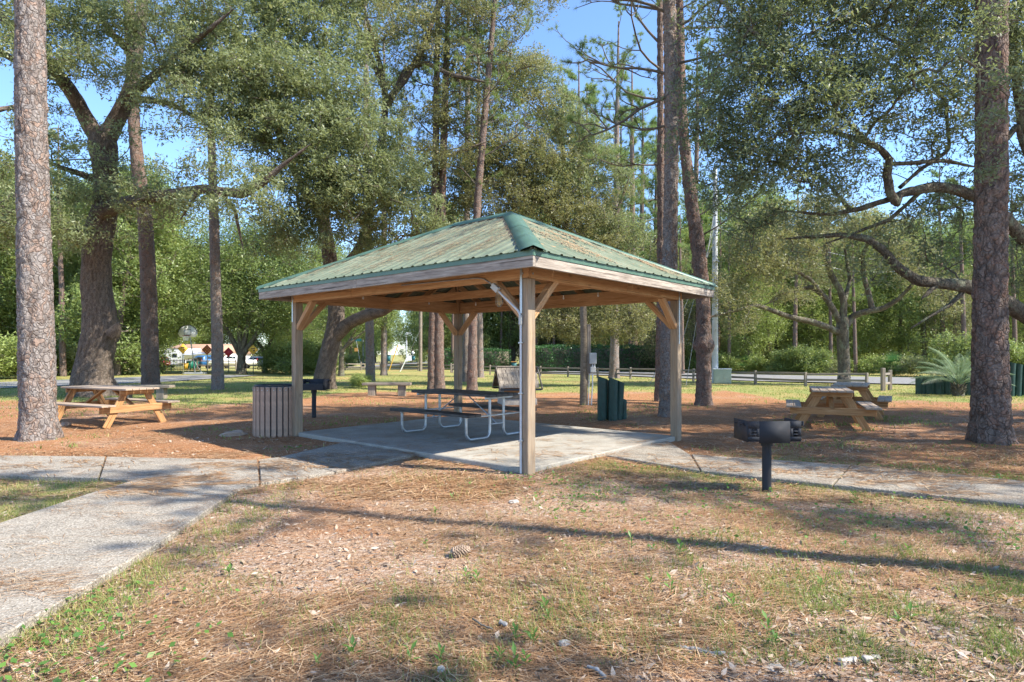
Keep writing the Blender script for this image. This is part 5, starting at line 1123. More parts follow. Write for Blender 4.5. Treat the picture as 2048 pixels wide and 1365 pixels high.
def put(var, x, y, s, label, cat, group, rz=None):
    o = var if id(var) not in _first else copy_tree(var, None, KM); _first[id(var)] = 1
    o.location = (x, y, float(gz(x, y))-.05); o.scale = (s, s, s*random.uniform(.92, 1.12)); o.rotation_euler.z = random.uniform(0, 6.28) if rz is None else rz
    o['label'] = label; o['category'] = cat; o['group'] = group; return o
TL = {0: 'mid green broadleaf tree', 1: 'tall bright green tree', 2: 'wide green tree leafy to the ground', 3: 'olive brown leafed tree', 4: 'low bright green tree', 5: 'bare stemmed tall pine'}
random.seed(5)
def row(us, dlo, dhi, kinds, slo, shi, where):
    for u in us:
        d_ = random.uniform(dlo, dhi); p_ = P(u+random.uniform(-14, 14), 700, d_); k = random.choice(kinds); put(VAR[k], p_.x, p_.y, random.uniform(slo, shi), TL[k]+' '+where, 'tree', 'woodland trees '+where)
row(range(-260, 320, 46), 43, 54, [0, 2, 4, 1, 2], .95, 1.15, 'close behind the pale court on the left')
row(range(-260, 340, 52), 58, 74, [0, 1, 2], 1.2, 1.5, 'deep in the woods on the left')
row(range(330, 650, 40), 118, 138, [0, 1, 2], 1.5, 1.9, 'behind the orange roofed house')
row(range(560, 770, 36), 80, 98, [0, 1, 4], .95, 1.25, 'left of the far street bend')
row(range(680, 890, 26), 150, 175, [0, 1, 2, 4], 1.5, 2.0, 'at the far end of the street')
row(range(880, 1330, 40), 60, 70, [0, 2, 0, 3], 1., 1.25, 'just behind the clipped hedges')
row(range(880, 1500, 48), 76, 92, [0, 1, 2], 1.4, 1.7, 'farther back behind the clipped hedges')
row(range(1340, 2250, 56), 48, 58, [0, 1, 4, 2, 3], .8, 1.0, 'along the right hand road')
row(range(1340, 2300, 50), 62, 78, [0, 1, 2], 1.05, 1.3, 'deeper across the right hand road')
row(range(1340, 2300, 60), 84, 98, [2, 1, 2], 1.2, 1.45, 'far back across the right hand road')
row(list(range(1360, 1700, 26))+[1880, 1930, 2020], 43, 58, [5], .8, 1.2, 'among the trees across the right hand road')
row([1130, 1185, 1225, 1262, 1295, 1385, 1180, 1270], 58, 66, [5], 1.9, 2.3, 'rising tall behind the gazebo roof')
row([-60, 20, 130], 40, 50, [5], 1.1, 1.4, 'behind the thick left oak')
row(range(900, 1330, 44), 56, 66, [5], .9, 1.2, 'standing behind the clipped hedges')
def shr(items, label, kinds, group='shrubs along the edge of the woods'):
    for (u, v, s) in items: g_ = Gp(u, v); k = random.choice(kinds); put(SH[k], g_.x, g_.y, s, label, 'shrub', group)
shr([(15, 758, 1.6), (45, 757, 1.3), (-40, 760, 1.7), (120, 752, 1.5), (150, 751, 1.3), (210, 750, 1.3), (260, 749, 1.3), (90, 752, 1.5), (300, 748, 1.)], 'yellow green shrub beyond the pale court on the left', [0, 0, 2])
shr([(560, 747, 1.0), (585, 748, 1.1), (612, 749, 1.2), (635, 748, 1.0), (690, 736, .7)], 'dark rounded shrub beside the street, behind the left gazebo post', [1])
shr([(716, 775, .42), (728, 772, .35)], 'small weedy sapling on the lawn left of the bench', [0])
shr([(1350, 744, 1.2), (1400, 745, 1.0), (1460, 747, 1.1), (1520, 748, .9), (1570, 749, .9), (1620, 750, .9), (1660, 750, .8), (1730, 751, .9), (1780, 752, .8), (1830, 753, 1.0), (1900, 755, 1.2), (1960, 756, 1.3), (2030, 757, 1.3), (2100, 758, 1.3)], 'grey green roadside shrub under the right hand woods', [2, 1, 0])
for v_ in range(5):
    if id(VAR[v_]) not in _first: put(VAR[v_], 20, 120, 1, TL[v_], 'tree', 'woodland trees')
# clipped hedges
def hedge(u0, u1, vb, h, dep, label):
    a, c = Gp(u0, vb), Gp(u1, vb); t = empty('hedge', ((a.x+c.x)/2, a.y, 0), 0, label, 'hedge', 'clipped hedges'); L = c.x-a.x; r_ = np.random.default_rng(int(u0))
    b = MB(); b.box((0, dep/2, h*.46), (L-.4, dep-.5, h*.92)); b.build('hedge_core', M['twig'], t)
    n = int(L*h*330); x = r_.uniform(-L/2, L/2, n); f = r_.random(n)
    z = np.where(f < .7, r_.uniform(0, 1, n), 1.)*h; y = np.where(f < .7, 0., r_.uniform(0, dep, n))
    z = z+(fnoise(x, y, .8, 3)-.5)*.3*(z > h*.5)+r_.normal(0, .05, n); y = y+(fnoise(x, z, 1.3, 4)-.5)*.5+r_.normal(0, .09, n)
    b = MB(); leaves(b, np.stack([x, y, z], 1), .15, .09, r_, up=.2, tri=True); tag(b.build('foliage', M['leaf_hedge'], t, attrs='tint'), kind='stuff')
hedge(1066, 1345, 744, 2.15, 2.2, 'long clipped dark hedge behind the fence, right of the near gazebo post')
hedge(962, 1022, 740, 1.9, 2.0, 'clipped dark hedge behind the teal bin, left of the near post')
hedge(884, 912, 740, 1.9, 2.0, 'short clipped hedge left of the rear gazebo post')
# palm
def palm(u, v):
    g_ = Gp(u, v); t = empty('palm', (g_.x, g_.y, 0), 0, 'pale blue green palm with arching fronds before the dark green pipes', 'palm'); r_ = np.random.default_rng(4)
    b = MB(); b.tube([(0, 0, -.05), (0, 0, .2), (0, 0, .42)], [.2, .17, .12], 12)
    for k in range(26): a = k*2.4; z = .05+.36*k/26; b.tube([(math.cos(a)*.14, math.sin(a)*.14, z), (math.cos(a)*.25, math.sin(a)*.25, z+.13)], [.04, .015], 5)
    b.build('trunk', M['bark_oak_grey'], t)
    for k in range(28):
        a = k*2.399; e = 1.45-1.1*(k/28)**.9; L = r_.uniform(1.4, 1.95); pts = []; p = np.array((0, 0, .4)); d_ = np.array((math.cos(a)*math.cos(e), math.sin(a)*math.cos(e), math.sin(e)))
        for q_ in range(9):
            pts.append(p.copy()); p = p+d_*L/8; d_ = d_+np.array((math.cos(a)*.07, math.sin(a)*.07, -.115)); d_ /= np.linalg.norm(d_)
        b = MB(); b.tube(pts, np.linspace(.014, .004, 9), 4, caps=False); pts = np.array(pts); side = np.array((-math.sin(a), math.cos(a), 0)); T = []
        for q_ in np.linspace(.22, 1, 26):
            i = q_*8; i0 = min(7, int(i)); c_ = pts[i0]+(pts[i0+1]-pts[i0])*(i-i0); tg = pts[min(8, i0+1)]-pts[i0]; tg /= np.linalg.norm(tg)
            for s in (-1, 1):
                ll = .42*math.sin(math.pi*min(1, .25+q_*.7)); dr = side*s*.75+tg*.8+np.array((0, 0, .28)); dr /= np.linalg.norm(dr); m_ = c_+dr*ll*.55; e_ = c_+dr*ll+np.array((0, 0, -.22*ll/.4)); wv = tg*.006
                T.append([c_-wv, c_+wv, m_+wv, m_-wv]); T.append([m_-wv, m_+wv, e_, e_])
        b.quads(np.array(T), r_.random(len(T))); b.build('frond', M['palm'], t, attrs='tint')
palm(1917, 793)
# dark fan palmettos by the road
def palmetto(u, v, s, label):
    g_ = Gp(u, v); t = empty('palmetto', (g_.x, g_.y, 0), 0, label, 'palmetto', 'fan palmettos beyond the road'); r_ = np.random.default_rng(int(u)); b = MB(); T = []
    for k in range(22):
        a = r_.uniform(0, 6.28); e = r_.uniform(.3, 1.3); d_ = np.array((math.cos(a)*math.cos(e), math.sin(a)*math.cos(e), math.sin(e))); c_ = d_*s*r_.uniform(.5, 1); b.tube([(0, 0, 0), c_], .008, 3, caps=False)
        sd = np.cross(d_, (0, 0, 1.)); sd /= np.linalg.norm(sd)
        for q_ in np.linspace(-1.4, 1.4, 15): v_ = d_*math.cos(q_)+sd*math.sin(q_); e_ = c_+v_*s*.5; wv = np.cross(v_, np.cross(d_, sd))*.02; T.append([c_-wv, c_+wv, e_])
    b.tris(np.array(T), r_.random(len(T))); b.build('fan_leaves', M['leaf_hedge'], t, attrs='tint')
palmetto(1488, 747, 1.3, 'fan palmetto in the roadside scrub above the fence, left'); palmetto(1790, 752, 1.5, 'dark fan palmetto beyond the road, behind the gate posts')
# ================================================================ THE STREET SCENE, far left and centre
def at(u, v, d):
    p_ = P(u, v, d); return (p_.x, p_.y, float(gz(p_.x, p_.y)))
hx, hy, hz = at(394, 730, 108)
h = empty('house', (hx, hy, hz), 0, 'low white house with an orange roof behind the trailer and parked cars', 'house'); W = 14.5; EH = 2.35
b = MB(); b.box((0, 3.0, EH/2), (W-.8, 6, EH)); b.build('wall', M['white'], h)
b = MB(); b.extra = [([(-W/2, -.6, EH), (W/2, -.6, EH), (W/2, 7, EH), (-W/2, 7, EH), (-W/2+2.6, 3.2, EH+1.7), (W/2-2.6, 3.2, EH+1.7)], [[0, 1, 5, 4], [1, 2, 5], [2, 3, 4, 5], [3, 0, 4], [3, 2, 1, 0]])]; rf = b.build('roof', M['tile'], h)
for x in (-6.2, -1.5, 3.0, 5.9):
    f = board('window', (x-.55, -.02, 1.45), (x+.55, -.02, 1.45), .06, 1.1, M['white'], h, ch=.002); board('pane', (-.48, -.035, .27), (.48, -.035, .27), .012, .48, M['glass'], f); board('pane', (-.48, -.035, -.27), (.48, -.035, -.27), .012, .48, M['glass'], f)
board('garage_opening', (-6.6, -.03, .8), (-4.9, -.03, .8), .05, 1.6, M['glass'], h, ch=.002)
board('fascia', (-W/2, -.62, EH-.06), (W/2, -.62, EH-.06), .04, .16, M['white'], h)
# travel trailer
tx, ty, tz_ = at(349, 728, 94); tr = empty('travel_trailer', (tx, ty, tz_), 0, 'white travel trailer with a rear door parked before the house', 'trailer')
board('body', (-1.45, 2.6, 1.85), (1.5, 2.6, 1.85), 5.2, 2.35, M['white'], tr, ch=.1)
board('door', (-.55, -.02, 1.55), (.55, -.02, 1.55), .03, 1.9, M['white'], tr, ch=.01); board('window', (-.3, -.045, 1.95), (.4, -.045, 1.95), .02, .6, M['glass'], tr, ch=.004)
for x in (-1.44, 1.49): board('trim_strip', (x, -.02, .7), (x, -.02, 3.0), .05, .2, M['dark_metal'], tr, up=(0, 1, 0))
board('trim_strip', (-1.45, -.02, 3.0), (1.5, -.02, 3.0), .05, .07, M['dark_metal'], tr)
for x in (-1.3, 1.35):
    b = MB(); b.tube([(x-.1, 1.8, .34), (x+.1, 1.8, .34)], .34, 16); b.build('wheel', M['tyre'], tr)
board('bumper', (-1.4, -.15, .5), (1.45, -.15, .5), .15, .15, M['dark_metal'], tr)
# white boat on a cradle
bx_, by_, bz_ = at(398, 725, 92); bt = empty('boat', (bx_, by_, bz_), 0, 'white covered boat hull on a trailer between the two street oaks', 'boat')
V = []; n = 13; m = 9
for i in range(n):
    t_ = i/(n-1); x = -2.6+5.2*t_; wv = 1.05*math.sin(math.pi*min(1, .32+.68*(1-t_)))**.6*(1 if t_ < .97 else .3); zt2 = 2.0+.35*t_*t_
    for j in range(m):
        a = math.pi*j/(m-1); V.append((x, math.cos(a)*wv, zt2-.55-math.sin(a)*(.75-.35*t_*t_)+ .55))
b = MB(); b.add(V, [(i*m+j, (i+1)*m+j, (i+1)*m+j+1, i*m+j+1) for i in range(n-1) for j in range(m-1)]); b.build('hull', M['white'], bt, smoothed=True)
V = [(x, y*1.05*(1-.5*(x+2.6)/5.2), 2.0+.5*(1-abs(y)**2)*(1-abs(x)/3)) for x in np.linspace(-2.6, 2.4, 9) for y in np.linspace(-1, 1, 7)]
b = MB(); b.add(V, [(i*7+j, (i+1)*7+j, (i+1)*7+j+1, i*7+j+1) for i in range(8) for j in range(6)]); b.build('cover', M['silver'], bt, smoothed=True)
b = MB(); b.bar((-2.6, 0, .6), (3.4, 0, .6), .1, .1)
for x in (-1.2, 1.2): b.bar((x, -.6, .6), (x, -.6, 1.5), .08, .08); b.bar((x, .6, .6), (x, .6, 1.5), .08, .08); b.bar((x, -.8, .62), (x, .8, .62), .08, .08)
b.build('cradle', M['dark_metal'], bt); b = MB(); b.tube([(-.6, -.95, .33), (-.6, -.75, .33)], .33, 14); b.tube([(-.6, .95, .33), (-.6, .75, .33)], .33, 14); b.build('wheels', M['tyre'], bt)
def car(loc, rz, label, mat, kind='suv'):
    t = empty('parked_car' if kind == 'suv' else 'pickup_truck', loc, rz, label, 'car' if kind == 'suv' else 'pickup truck')
    if kind == 'suv': prof = [(-2.2, .35), (-2.25, .8), (-2.1, 1.05), (-1.95, 1.5), (-1.6, 1.64), (.4, 1.64), (1.1, 1.12), (2.0, .95), (2.25, .7), (2.25, .35)]
    else: prof = [(-2.7, .5), (-2.7, 1.05), (-.6, 1.05), (-.5, 1.65), (.6, 1.7), (1.2, 1.15), (2.4, 1.05), (2.6, .8), (2.6, .45)]
    V = []; sec = [(-.9, .93), (-.82, 1.0), (.82, 1.0), (.9, .93)]
    n = len(prof)
    for (y, f) in sec:
        for (x, z) in prof: zz = .35+(z-.35)*f if abs(y) > .85 else z; V.append((x*(.98 if abs(y) > .85 else 1), y*(.86 if z > 1.3 else 1), zz))
    F = [[i*n+j, i*n+(j+1) % n, (i+1)*n+(j+1) % n, (i+1)*n+j] for i in range(3) for j in range(n)]+[list(range(n))[::-1], [3*n+i for i in range(n)]]
    b = MB(); b.extra = [(V, F)]; b.build('body', mat, t)
    zz = 1.33
    b = MB()
    if kind == 'suv':
        b.box((-.5, -.80, zz), (2.1, .1, .36)); b.box((-.5, .80, zz), (2.1, .1, .36)); b.box((-2.06, 0, zz-.02), (.1, 1.3, .36))
    else: b.box((.15, -.81, zz), (1.0, .1, .32)); b.box((.15, .81, zz), (1.0, .1, .32)); b.box((-.56, 0, zz), (.06, 1.3, .32))
    b.build('windows', M['glass'], t)
    for x in (-1.4, 1.4):
        for y in (-.86, .86): b = MB(); b.tube([(x, y-.1, .34), (x, y+.1, .34)], .34, 16); b.build('wheel', M['tyre'], t)
    for y in (-.68, .68): board('tail_light', (prof[1][0]+.0, y, .95), (prof[1][0]+.0, y, 1.2), .12, .06, M['red'], t, up=(1, 0, 0))
    board('plate', (prof[1][0]+.02, -.2, .75), (prof[1][0]+.02, .2, .75), .03, .12, M['white'], t)
    return t
car(at(425, 735, 76), math.radians(68), 'blue parked car seen from behind, left of the white pickup', M['blue'])
car(at(466, 735, 74), math.radians(200), 'white pickup truck parked near the forked street oak', M['white'], 'pickup')
car(at(304, 735, 88), math.radians(180), 'small red car half hidden at the garage left of the trailer', M['maroon'])
car(at(512, 730, 84), math.radians(185), 'silver car parked behind the shrubs near the rightmost diamond sign', M['silver'])
def wheelie(loc, mat, label, s=1.0, lid=None):
    t = empty('wheeled_bin', loc, 0, label, 'wheeled bin'); b = MB(); V = [(-.24, -.26, .08), (.24, -.26, .08), (.24, .26, .08), (-.24, .26, .08), (-.3, -.34, .95), (.3, -.34, .95), (.3, .34, .95), (-.3, .34, .95)]
    b.add(V, [(0, 3, 2, 1), (4, 5, 6, 7), (0, 1, 5, 4), (1, 2, 6, 5), (2, 3, 7, 6), (3, 0, 4, 7)]); b.build('bin_body', mat, t)
    board('lid', (-.33, 0, .985), (.33, 0, .985), .76, .06, lid or mat, t, ch=.02)
    for x in (-.22, .22): b = MB(); b.tube([(x-.04, .3, .13), (x+.04, .3, .13)], .12, 10); b.build('wheel', M['tyre'], t)
    board('handle', (-.25, .4, .93), (.25, .4, .93), .04, .04, mat, t); t.scale = (s, s, s); return t
wheelie(at(381, 738, 62), M['bin_green'], 'left of the two bright green wheeled bins by the basketball hoop', .85); wheelie(at(390, 738, 62.5), M['bin_green'], 'right of the two bright green wheeled bins by the basketball hoop', .85); wheelie(at(371, 739, 61), M['yellow'], 'narrow yellow wheeled bin left of the green bins', .62)
g_ = Gp(1028, 742); wheelie((g_.x, g_.y, 0), M['bin_teal'], 'teal wheeled bin with a tan lid before the clipped hedge', .82, M['tan'])
g_ = Gp(827, 722); wheelie((g_.x, g_.y, 0), M['bin_teal'], 'distant teal wheeled bin at the street bend', 1.1)
g_ = Gp(777, 724); wheelie((g_.x, g_.y, 0), M['bin_teal'], 'distant teal wheeled bin left of the far bend, beside a pine', 1.3)
# basketball hoop
g_ = Gp(386, 749); x, y = g_.x, g_.y; t = empty('basketball_hoop', (x, y, 0), 0, 'portable basketball hoop with a rounded white backboard at the street', 'basketball hoop')
board('base', (-.75, .25, .07), (.75, .25, .07), .7, .14, M['silver'], t, ch=.05)
b = MB(); b.tube([(.0, .3, .1), (-.12, .15, 1.6), (-.3, .05, 3.1)], .045, 8); b.build('pole', M['galv'], t); b = MB(); b.tube([(-.5, .3, .1), (-.15, .15, 1.2)], .02, 6); b.tube([(.5, .3, .1), (-.12, .15, 1.2)], .02, 6); b.build('strut', M['galv'], t)
pts = [(-.55, -.3), (.55, -.3), (.72, -.05)]+[(math.cos(a)*.72, math.sin(a)*.62) for a in np.linspace(.05, math.pi-.05, 15)]+[(-.72, -.05)]; n = len(pts)
cx, cz = -.38, 3.05
b = MB(); b.extra = [([(cx+px, -.03, cz+pz) for px, pz in pts]+[(cx+px, .01, cz+pz) for px, pz in pts], [list(range(n)), [n+i for i in range(n)][::-1]]+[[i, n+i, n+(i+1) % n, (i+1) % n] for i in range(n)])]; b.build('backboard', M['white'], t)
b = MB()
for (a, c) in (((-.25, -.15), (.25, -.15)), ((.25, -.15), (.25, .25)), ((.25, .25), (-.25, .25)), ((-.25, .25), (-.25, -.15))): b.bar((cx+a[0], -.04, cz+a[1]), (cx+c[0], -.04, cz+c[1]), .01, .045)
for i in range(3, n-1): b.bar((cx+pts[i][0]*.96, -.04, cz+pts[i][1]*.96), (cx+pts[i-1][0]*.96, -.04, cz+pts[i-1][1]*.96), .01, .04)
b.build('backboard_lines', M['dark_metal'], t)
b = MB(); b.tube([(cx+math.cos(a)*.23, -.28+math.sin(a)*.23, cz-.2) for a in np.linspace(0, 2*math.pi, 17)], .014, 5); b.build('rim', M['maroon'], t)
b = MB()
for a in np.linspace(0, 2*math.pi, 13)[:-1]: b.tube([(cx+math.cos(a)*.22, -.28+math.sin(a)*.22, cz-.2), (cx+math.cos(a+.3)*.15, -.28+math.sin(a+.3)*.15, cz-.6)], .008, 3, caps=False); b.tube([(cx+math.cos(a)*.22, -.28+math.sin(a)*.22, cz-.2), (cx+math.cos(a-.3)*.15, -.28+math.sin(a-.3)*.15, cz-.6)], .008, 3, caps=False)
b.build('net', M['white'], t)
def dsign(u, vb, vc, mat, label, s=.36, dots=None, mk=None):
    g_ = Gp(u, vb); z = CAMH+(HV-vc)*g_.y/FPX; t = empty('diamond_sign', (g_.x, g_.y, float(gz(g_.x, g_.y))), 0, label, 'road sign')
    z -= t.location.z; b = MB(); b.bar((0, .04, -.1), (0, .04, z+.3), .05, .05); b.build('post', M['galv'], t)
    b = MB(); b.box((0, 0, z), (s*1.414, .012, s*1.414), Matrix.Rotation(math.pi/4, 3, 'Y')); b.build('sign_plate', mat, t)
    if dots:
        b = MB()
        for i in (-1, 0, 1):
            for j in (-1, 0, 1): a_, c_ = i*s*.4, j*s*.4; b.box(((a_-c_)*.707, -.012, z+(a_+c_)*.707), (.10, .006, .10), Matrix.Rotation(math.pi/4, 3, 'Y'))
        b.build('reflectors', M[dots], t)
    if mk:
        b = MB(); b.bar((-.12, -.012, z-.1), (-.12, -.012, z+.12), .006, .05, up=(0, 1, 0)); b.bar((-.12, -.012, z+.1), (.12, -.012, z+.1), .05, .05); b.bar((0, -.012, z-.1), (.14, -.012, z-.02), .05, .05); b.build('marking', M['dark_metal'], t)
    return t
dsign(366, 750, 698, M['yellow'], 'yellow diamond road sign just left of the basketball hoop', .38, mk=1)
dsign(414, 748, 700, M['maroon'], 'dark red diamond sign with pale reflectors left of the slim grey pine', .40, 'tan')
dsign(457, 748, 705, M['red'], 'plain crimson diamond sign right of the slim grey pine', .38)
dsign(506, 749, 700, M['yellow'], 'yellow diamond road sign right of the many stemmed oak', .38, mk=1)
g_ = Gp(826, 722); dsign(826, 722, 706, M['white'], 'small white diamond sign far off at the street bend', .45)
dsign(857, 724, 703, M['tan'], 'small orange diamond sign far off beside the dark pines', .5)
# far street furniture under the roof
def pole(u, vb, vt, wd, label, mat='pole', lean=0):
    g_ = Gp(u, vb); z = CAMH+(HV-vt)*g_.y/FPX; t = empty('utility_pole', (g_.x, g_.y, 0), 0, label, 'utility pole'); b = MB(); b.tube([(0, 0, -.1), (0, 0, z)], R_(wd, g_.y), 10); b.build('pole', M[mat], t); return t
pole(841, 743, 478, 7, 'straight pale utility pole on the lawn left of the twin dark pines', 'grey_wood')
p2 = pole(813, 723, 672, 3, 'distant slim white lamp pole at the street bend'); g_ = Gp(813, 723); board('lamp_head', (-.1, 0, 5.9), (1.2, 0, 5.9), .3, .45, M['white'], p2)
pole(726, 730, 680, 3.4, 'thin pale post beside the street left of the pale pine'); pole(1846, 745, 470, 9, 'wooden utility pole rising from the woods at the right', 'pole_wood'); pole(1869, 742, 500, 6, 'thinner far utility pole in the woods at the right', 'pole_wood')
g_ = Gp(717, 735); t = empty('street_sign', (g_.x, g_.y, 0), 0, 'street name sign on a slanting thin post at the far corner', 'street sign')
b = MB(); b.tube([(.3, 0, 0), (-.25, 0, 3.0)], .04, 6); b.build('post', M['galv'], t); board('name_blade', (-.95, 0, 3.1), (.35, 0, 3.1), .03, .3, M['bin_teal'], t); board('warning_plate', (-.45, -.05, 2.0), (-.05, -.05, 2.0), .02, .4, M['tan'], t)
for (u, v, u2, v2, label, mt) in ((778, 742, 796, 690, 'yellow guy wire guard by the slender pale pine', 'yellow'), (800, 744, 818, 707, 'white guy wire guard right of the slender pale pine', 'white')):
    g_ = Gp(u, v); e_ = P(u2, v2, g_.y); t = empty('guy_guard', (g_.x, g_.y, 0), 0, label, 'guy guard'); b = MB(); b.tube([(0, 0, 0), (e_.x-g_.x, 0, e_.z)], .045, 6); b.build('guard', M[mt], t)
    b = MB(); b.tube([(e_.x-g_.x, 0, e_.z), ((e_.x-g_.x)*2.6, 0, e_.z*2.6)], .012, 4); b.build('wire', M['wire'], t)
g_ = Gp(819, 722); t = empty('service_cabinet', (g_.x, g_.y, 0), 0, 'small white cabinet far off beside the teal bin', 'utility box'); board('cabinet_body', (-.5, 0, .6), (.5, 0, .6), .8, 1.2, M['white'], t, ch=.03); board('cabinet_lid', (-.53, 0, 1.22), (.53, 0, 1.22), .86, .05, M['silver'], t)
g_ = Gp(857, 719.5); car((g_.x, g_.y, 0), math.radians(90), 'distant white pickup coming along the far street', M['white'], 'pickup')
# dark street fence left with rails, and an iron fence with pickets
rail_fence([at(u, 740, 58)[:2] for u in (395, 415, 442, 472)], 1.0, 'dark two rail fence between the street and the parked cars', (.45, .85))
a = at(318, 740, 53); t = empty('iron_fence', a, 0, 'black iron picket fence left of the basketball hoop', 'fence'); L = 3.6
for z in (.15, .95): b = MB(); b.bar((0, 0, z), (L, 0, z), .03, .04); b.build('rail', M['dark_metal'], t)
me = None
for k in range(30):
    if me is None: b = MB(); b.box((0, 0, .52), (.03, .03, 1.05)); o = b.build('picket', M['dark_metal'], t); me = o.data
    else: o = link(bpy.data.objects.new('picket', me), t)
    o.location.x = L*k/29
# overhead cables
for k, (z0, z1) in enumerate(((9.0, 10.5), (8.0, 9.6))):
    a, c = Vector((up_p.x, up_p.y, z0)), Vector((Gp(1846, 745).x, Gp(1846, 745).y, z1-1)); b = MB()
    b.tube([a.lerp(c, t_)+Vector((0, 0, -1.2*math.sin(math.pi*t_))) for t_ in np.linspace(0, 1, 14)], .018, 4, caps=False)
    tag(b.build('overhead_cable', M['wire']), ('upper' if k == 0 else 'lower')+' overhead cable strung between the concrete pole and the wooden pole in the woods', 'cable')
# ================================================================ GROUND COVER
def inside(x, y):
    m = np.zeros(len(x), bool)
    for pl in PATHPOLY:
        c = np.zeros(len(x), bool); n = len(pl)
        for i in range(n):
            x0, y0 = pl[i]; x1, y1 = pl[(i+1) % n]
            cond = ((y0 > y) != (y1 > y)); xi = (x1-x0)*(y-y0)/((y1-y0) if abs(y1-y0) > 1e-9 else 1e-9)+x0; c ^= cond & (x < xi)
        m |= c
    return m
def scatter(n, y0, y1, rng, p=1.5):
    t = rng.random(n); y = (y0**(1-p)+t*(y1**(1-p)-y0**(1-p)))**(1/(1-p)); x = rng.uniform(-1, 1, n)*(.95*y+1.0); return x, y
rg = np.random.default_rng(21)
def needles(n, y0, y1, wd, segs, name, onpath=.10, thresh=0):
    x, y = scatter(n, y0, y1, rg); g = grassy(x, y); ins = inside(x, y); cl = fnoise(x, y, 1.1, 31)*.6+fnoise(x, y, 3.1, 32)*.4
    pth = fnoise(x, y*2.5, 1.0, 41)*.55+fnoise(x, y*3, 3.5, 42)*.45
    keep = np.where(ins, (rg.random(n) < onpath*np.clip((pth-.42)*16, .25, 5)), rg.random(n) < np.clip(1.15-g*1.3, .05, 1)*np.clip((cl-.36)*5, .08, 1)*np.clip(.35+y*.09, 0, 1))
    gl_ = (np.abs((x-GC.x)*E1.x+(y-GC.y)*E1.y) < 2.7) & (np.abs((x-GC.x)*E2.x+(y-GC.y)*E2.y) < 2.0); keep &= ~(gl_ & (rg.random(n) < .55))
    x, y, ins = x[keep], y[keep], ins[keep]; n = len(x)
    z = np.where(ins, .047, micro(x, y)+.004)+rg.random(n)*np.where(ins, .006, .02); z += np.where(gl_[keep], .028, 0)
    a = rg.normal(.15, .55, n)+(fnoise(x, y, .8, 33)-.5)*1.6; a += np.where(rg.random(n) < .2, rg.uniform(0, 3.1, n), 0); L = rg.uniform(.07, .21, n)
    dx, dy = np.cos(a)*L, np.sin(a)*L; tz = rg.normal(0, .012, n)*(~ins); cv = rg.normal(0, .12, n)
    p0 = np.stack([x, y, z], 1); p2 = p0+np.stack([dx, dy, tz], 1); p1 = (p0+p2)/2+np.stack([-dy*cv, dx*cv, np.where(ins, .002, .008*rg.random(n))], 1)
    wv = np.stack([-np.sin(a), np.cos(a), 0*a], 1)*wd*rg.uniform(.7, 1.3, n)[:, None]/2; tt = rg.random(n)
    b = MB()
    if segs == 2: b.quads(np.stack([p0-wv, p0+wv, p1+wv, p1-wv], 1), tt); b.quads(np.stack([p1-wv, p1+wv, p2+wv*.6, p2-wv*.6], 1), tt)
    else: b.quads(np.stack([p0-wv, p0+wv, p2+wv, p2-wv], 1), tt)
    tag(b.build(name, M['litter_needle'], attrs='tint'), 'rust coloured fallen pine needles strewn over the ground and path', 'pine needles', kind='stuff')
needles(120000, 2.2, 6.2, .0031, 2, 'pine_needles', .09); needles(110000, 6.2, 20, .008, 1, 'pine_needles', .15)
x, y = scatter(62000, 2.2, 14, rg, 1.6); k = ~inside(x, y) & (rg.random(len(x)) < np.clip(.2+fnoise(x, y, 1.3, 51), 0, 1)); x, y = x[k], y[k]
C = np.stack([x, y, micro(x, y)+.008+.012*rg.random(len(x))], 1); b = MB(); s_ = rg.random(len(x))**4
for lo_s, hi_s, L_, W_ in ((0, .25, .020, .008), (.25, .6, .035, .012), (.6, 1.01, .06, .022)):
    m = (s_ >= lo_s) & (s_ < hi_s); leaves(b, C[m], L_, W_, rg, up=1.3, tint=rg.random(m.sum())**.8)
tag(b.build('leaf_litter', M['litter_leaf'], attrs='tint'), 'pale dry leaf and bark litter scattered through the needles', 'leaf litter', kind='stuff')
def blades(n, y0, y1, h, wd, name, label, p=1.5, gain=1.0):
    x, y = scatter(n, y0, y1, rg, p); g = grassy(x, y)*gain; cl = fnoise(x, y, 2.6, 61)*.5+fnoise(x, y, 7, 62)*.5
    k = ~inside(x, y) & (rg.random(n) < g*np.clip((cl-.32)*4, .05, 1)); x, y = x[k], y[k]; n = len(x)
    a = rg.uniform(0, 6.28, n); hh = h*rg.uniform(.4, 1.3, n); ln = rg.uniform(.3, 1.3, n)*hh; z = micro(x, y)-.004
    p0 = np.stack([x, y, z], 1); tip = p0+np.stack([np.cos(a)*ln, np.sin(a)*ln, hh], 1); wv = np.stack([-np.sin(a), np.cos(a), 0*a], 1)*wd/2
    b = MB(); b.tris(np.stack([p0-wv, p0+wv, tip], 1), np.clip(rg.normal(.5, .27, n)+(fnoise(x, y, .9, 63)-.5)*.7, 0, 1)); tag(b.build(name, M['grass'], attrs='tint'), label, 'grass', kind='stuff')
blades(400000, 2.4, 9.5, .06, .006, 'grass', 'thin patchy grass and weeds coming through the needles in front', 1.4)
blades(200000, 9.5, 42, .07, .022, 'lawn_grass', 'short green and straw coloured lawn grass between the trees and the fence', 1.5)
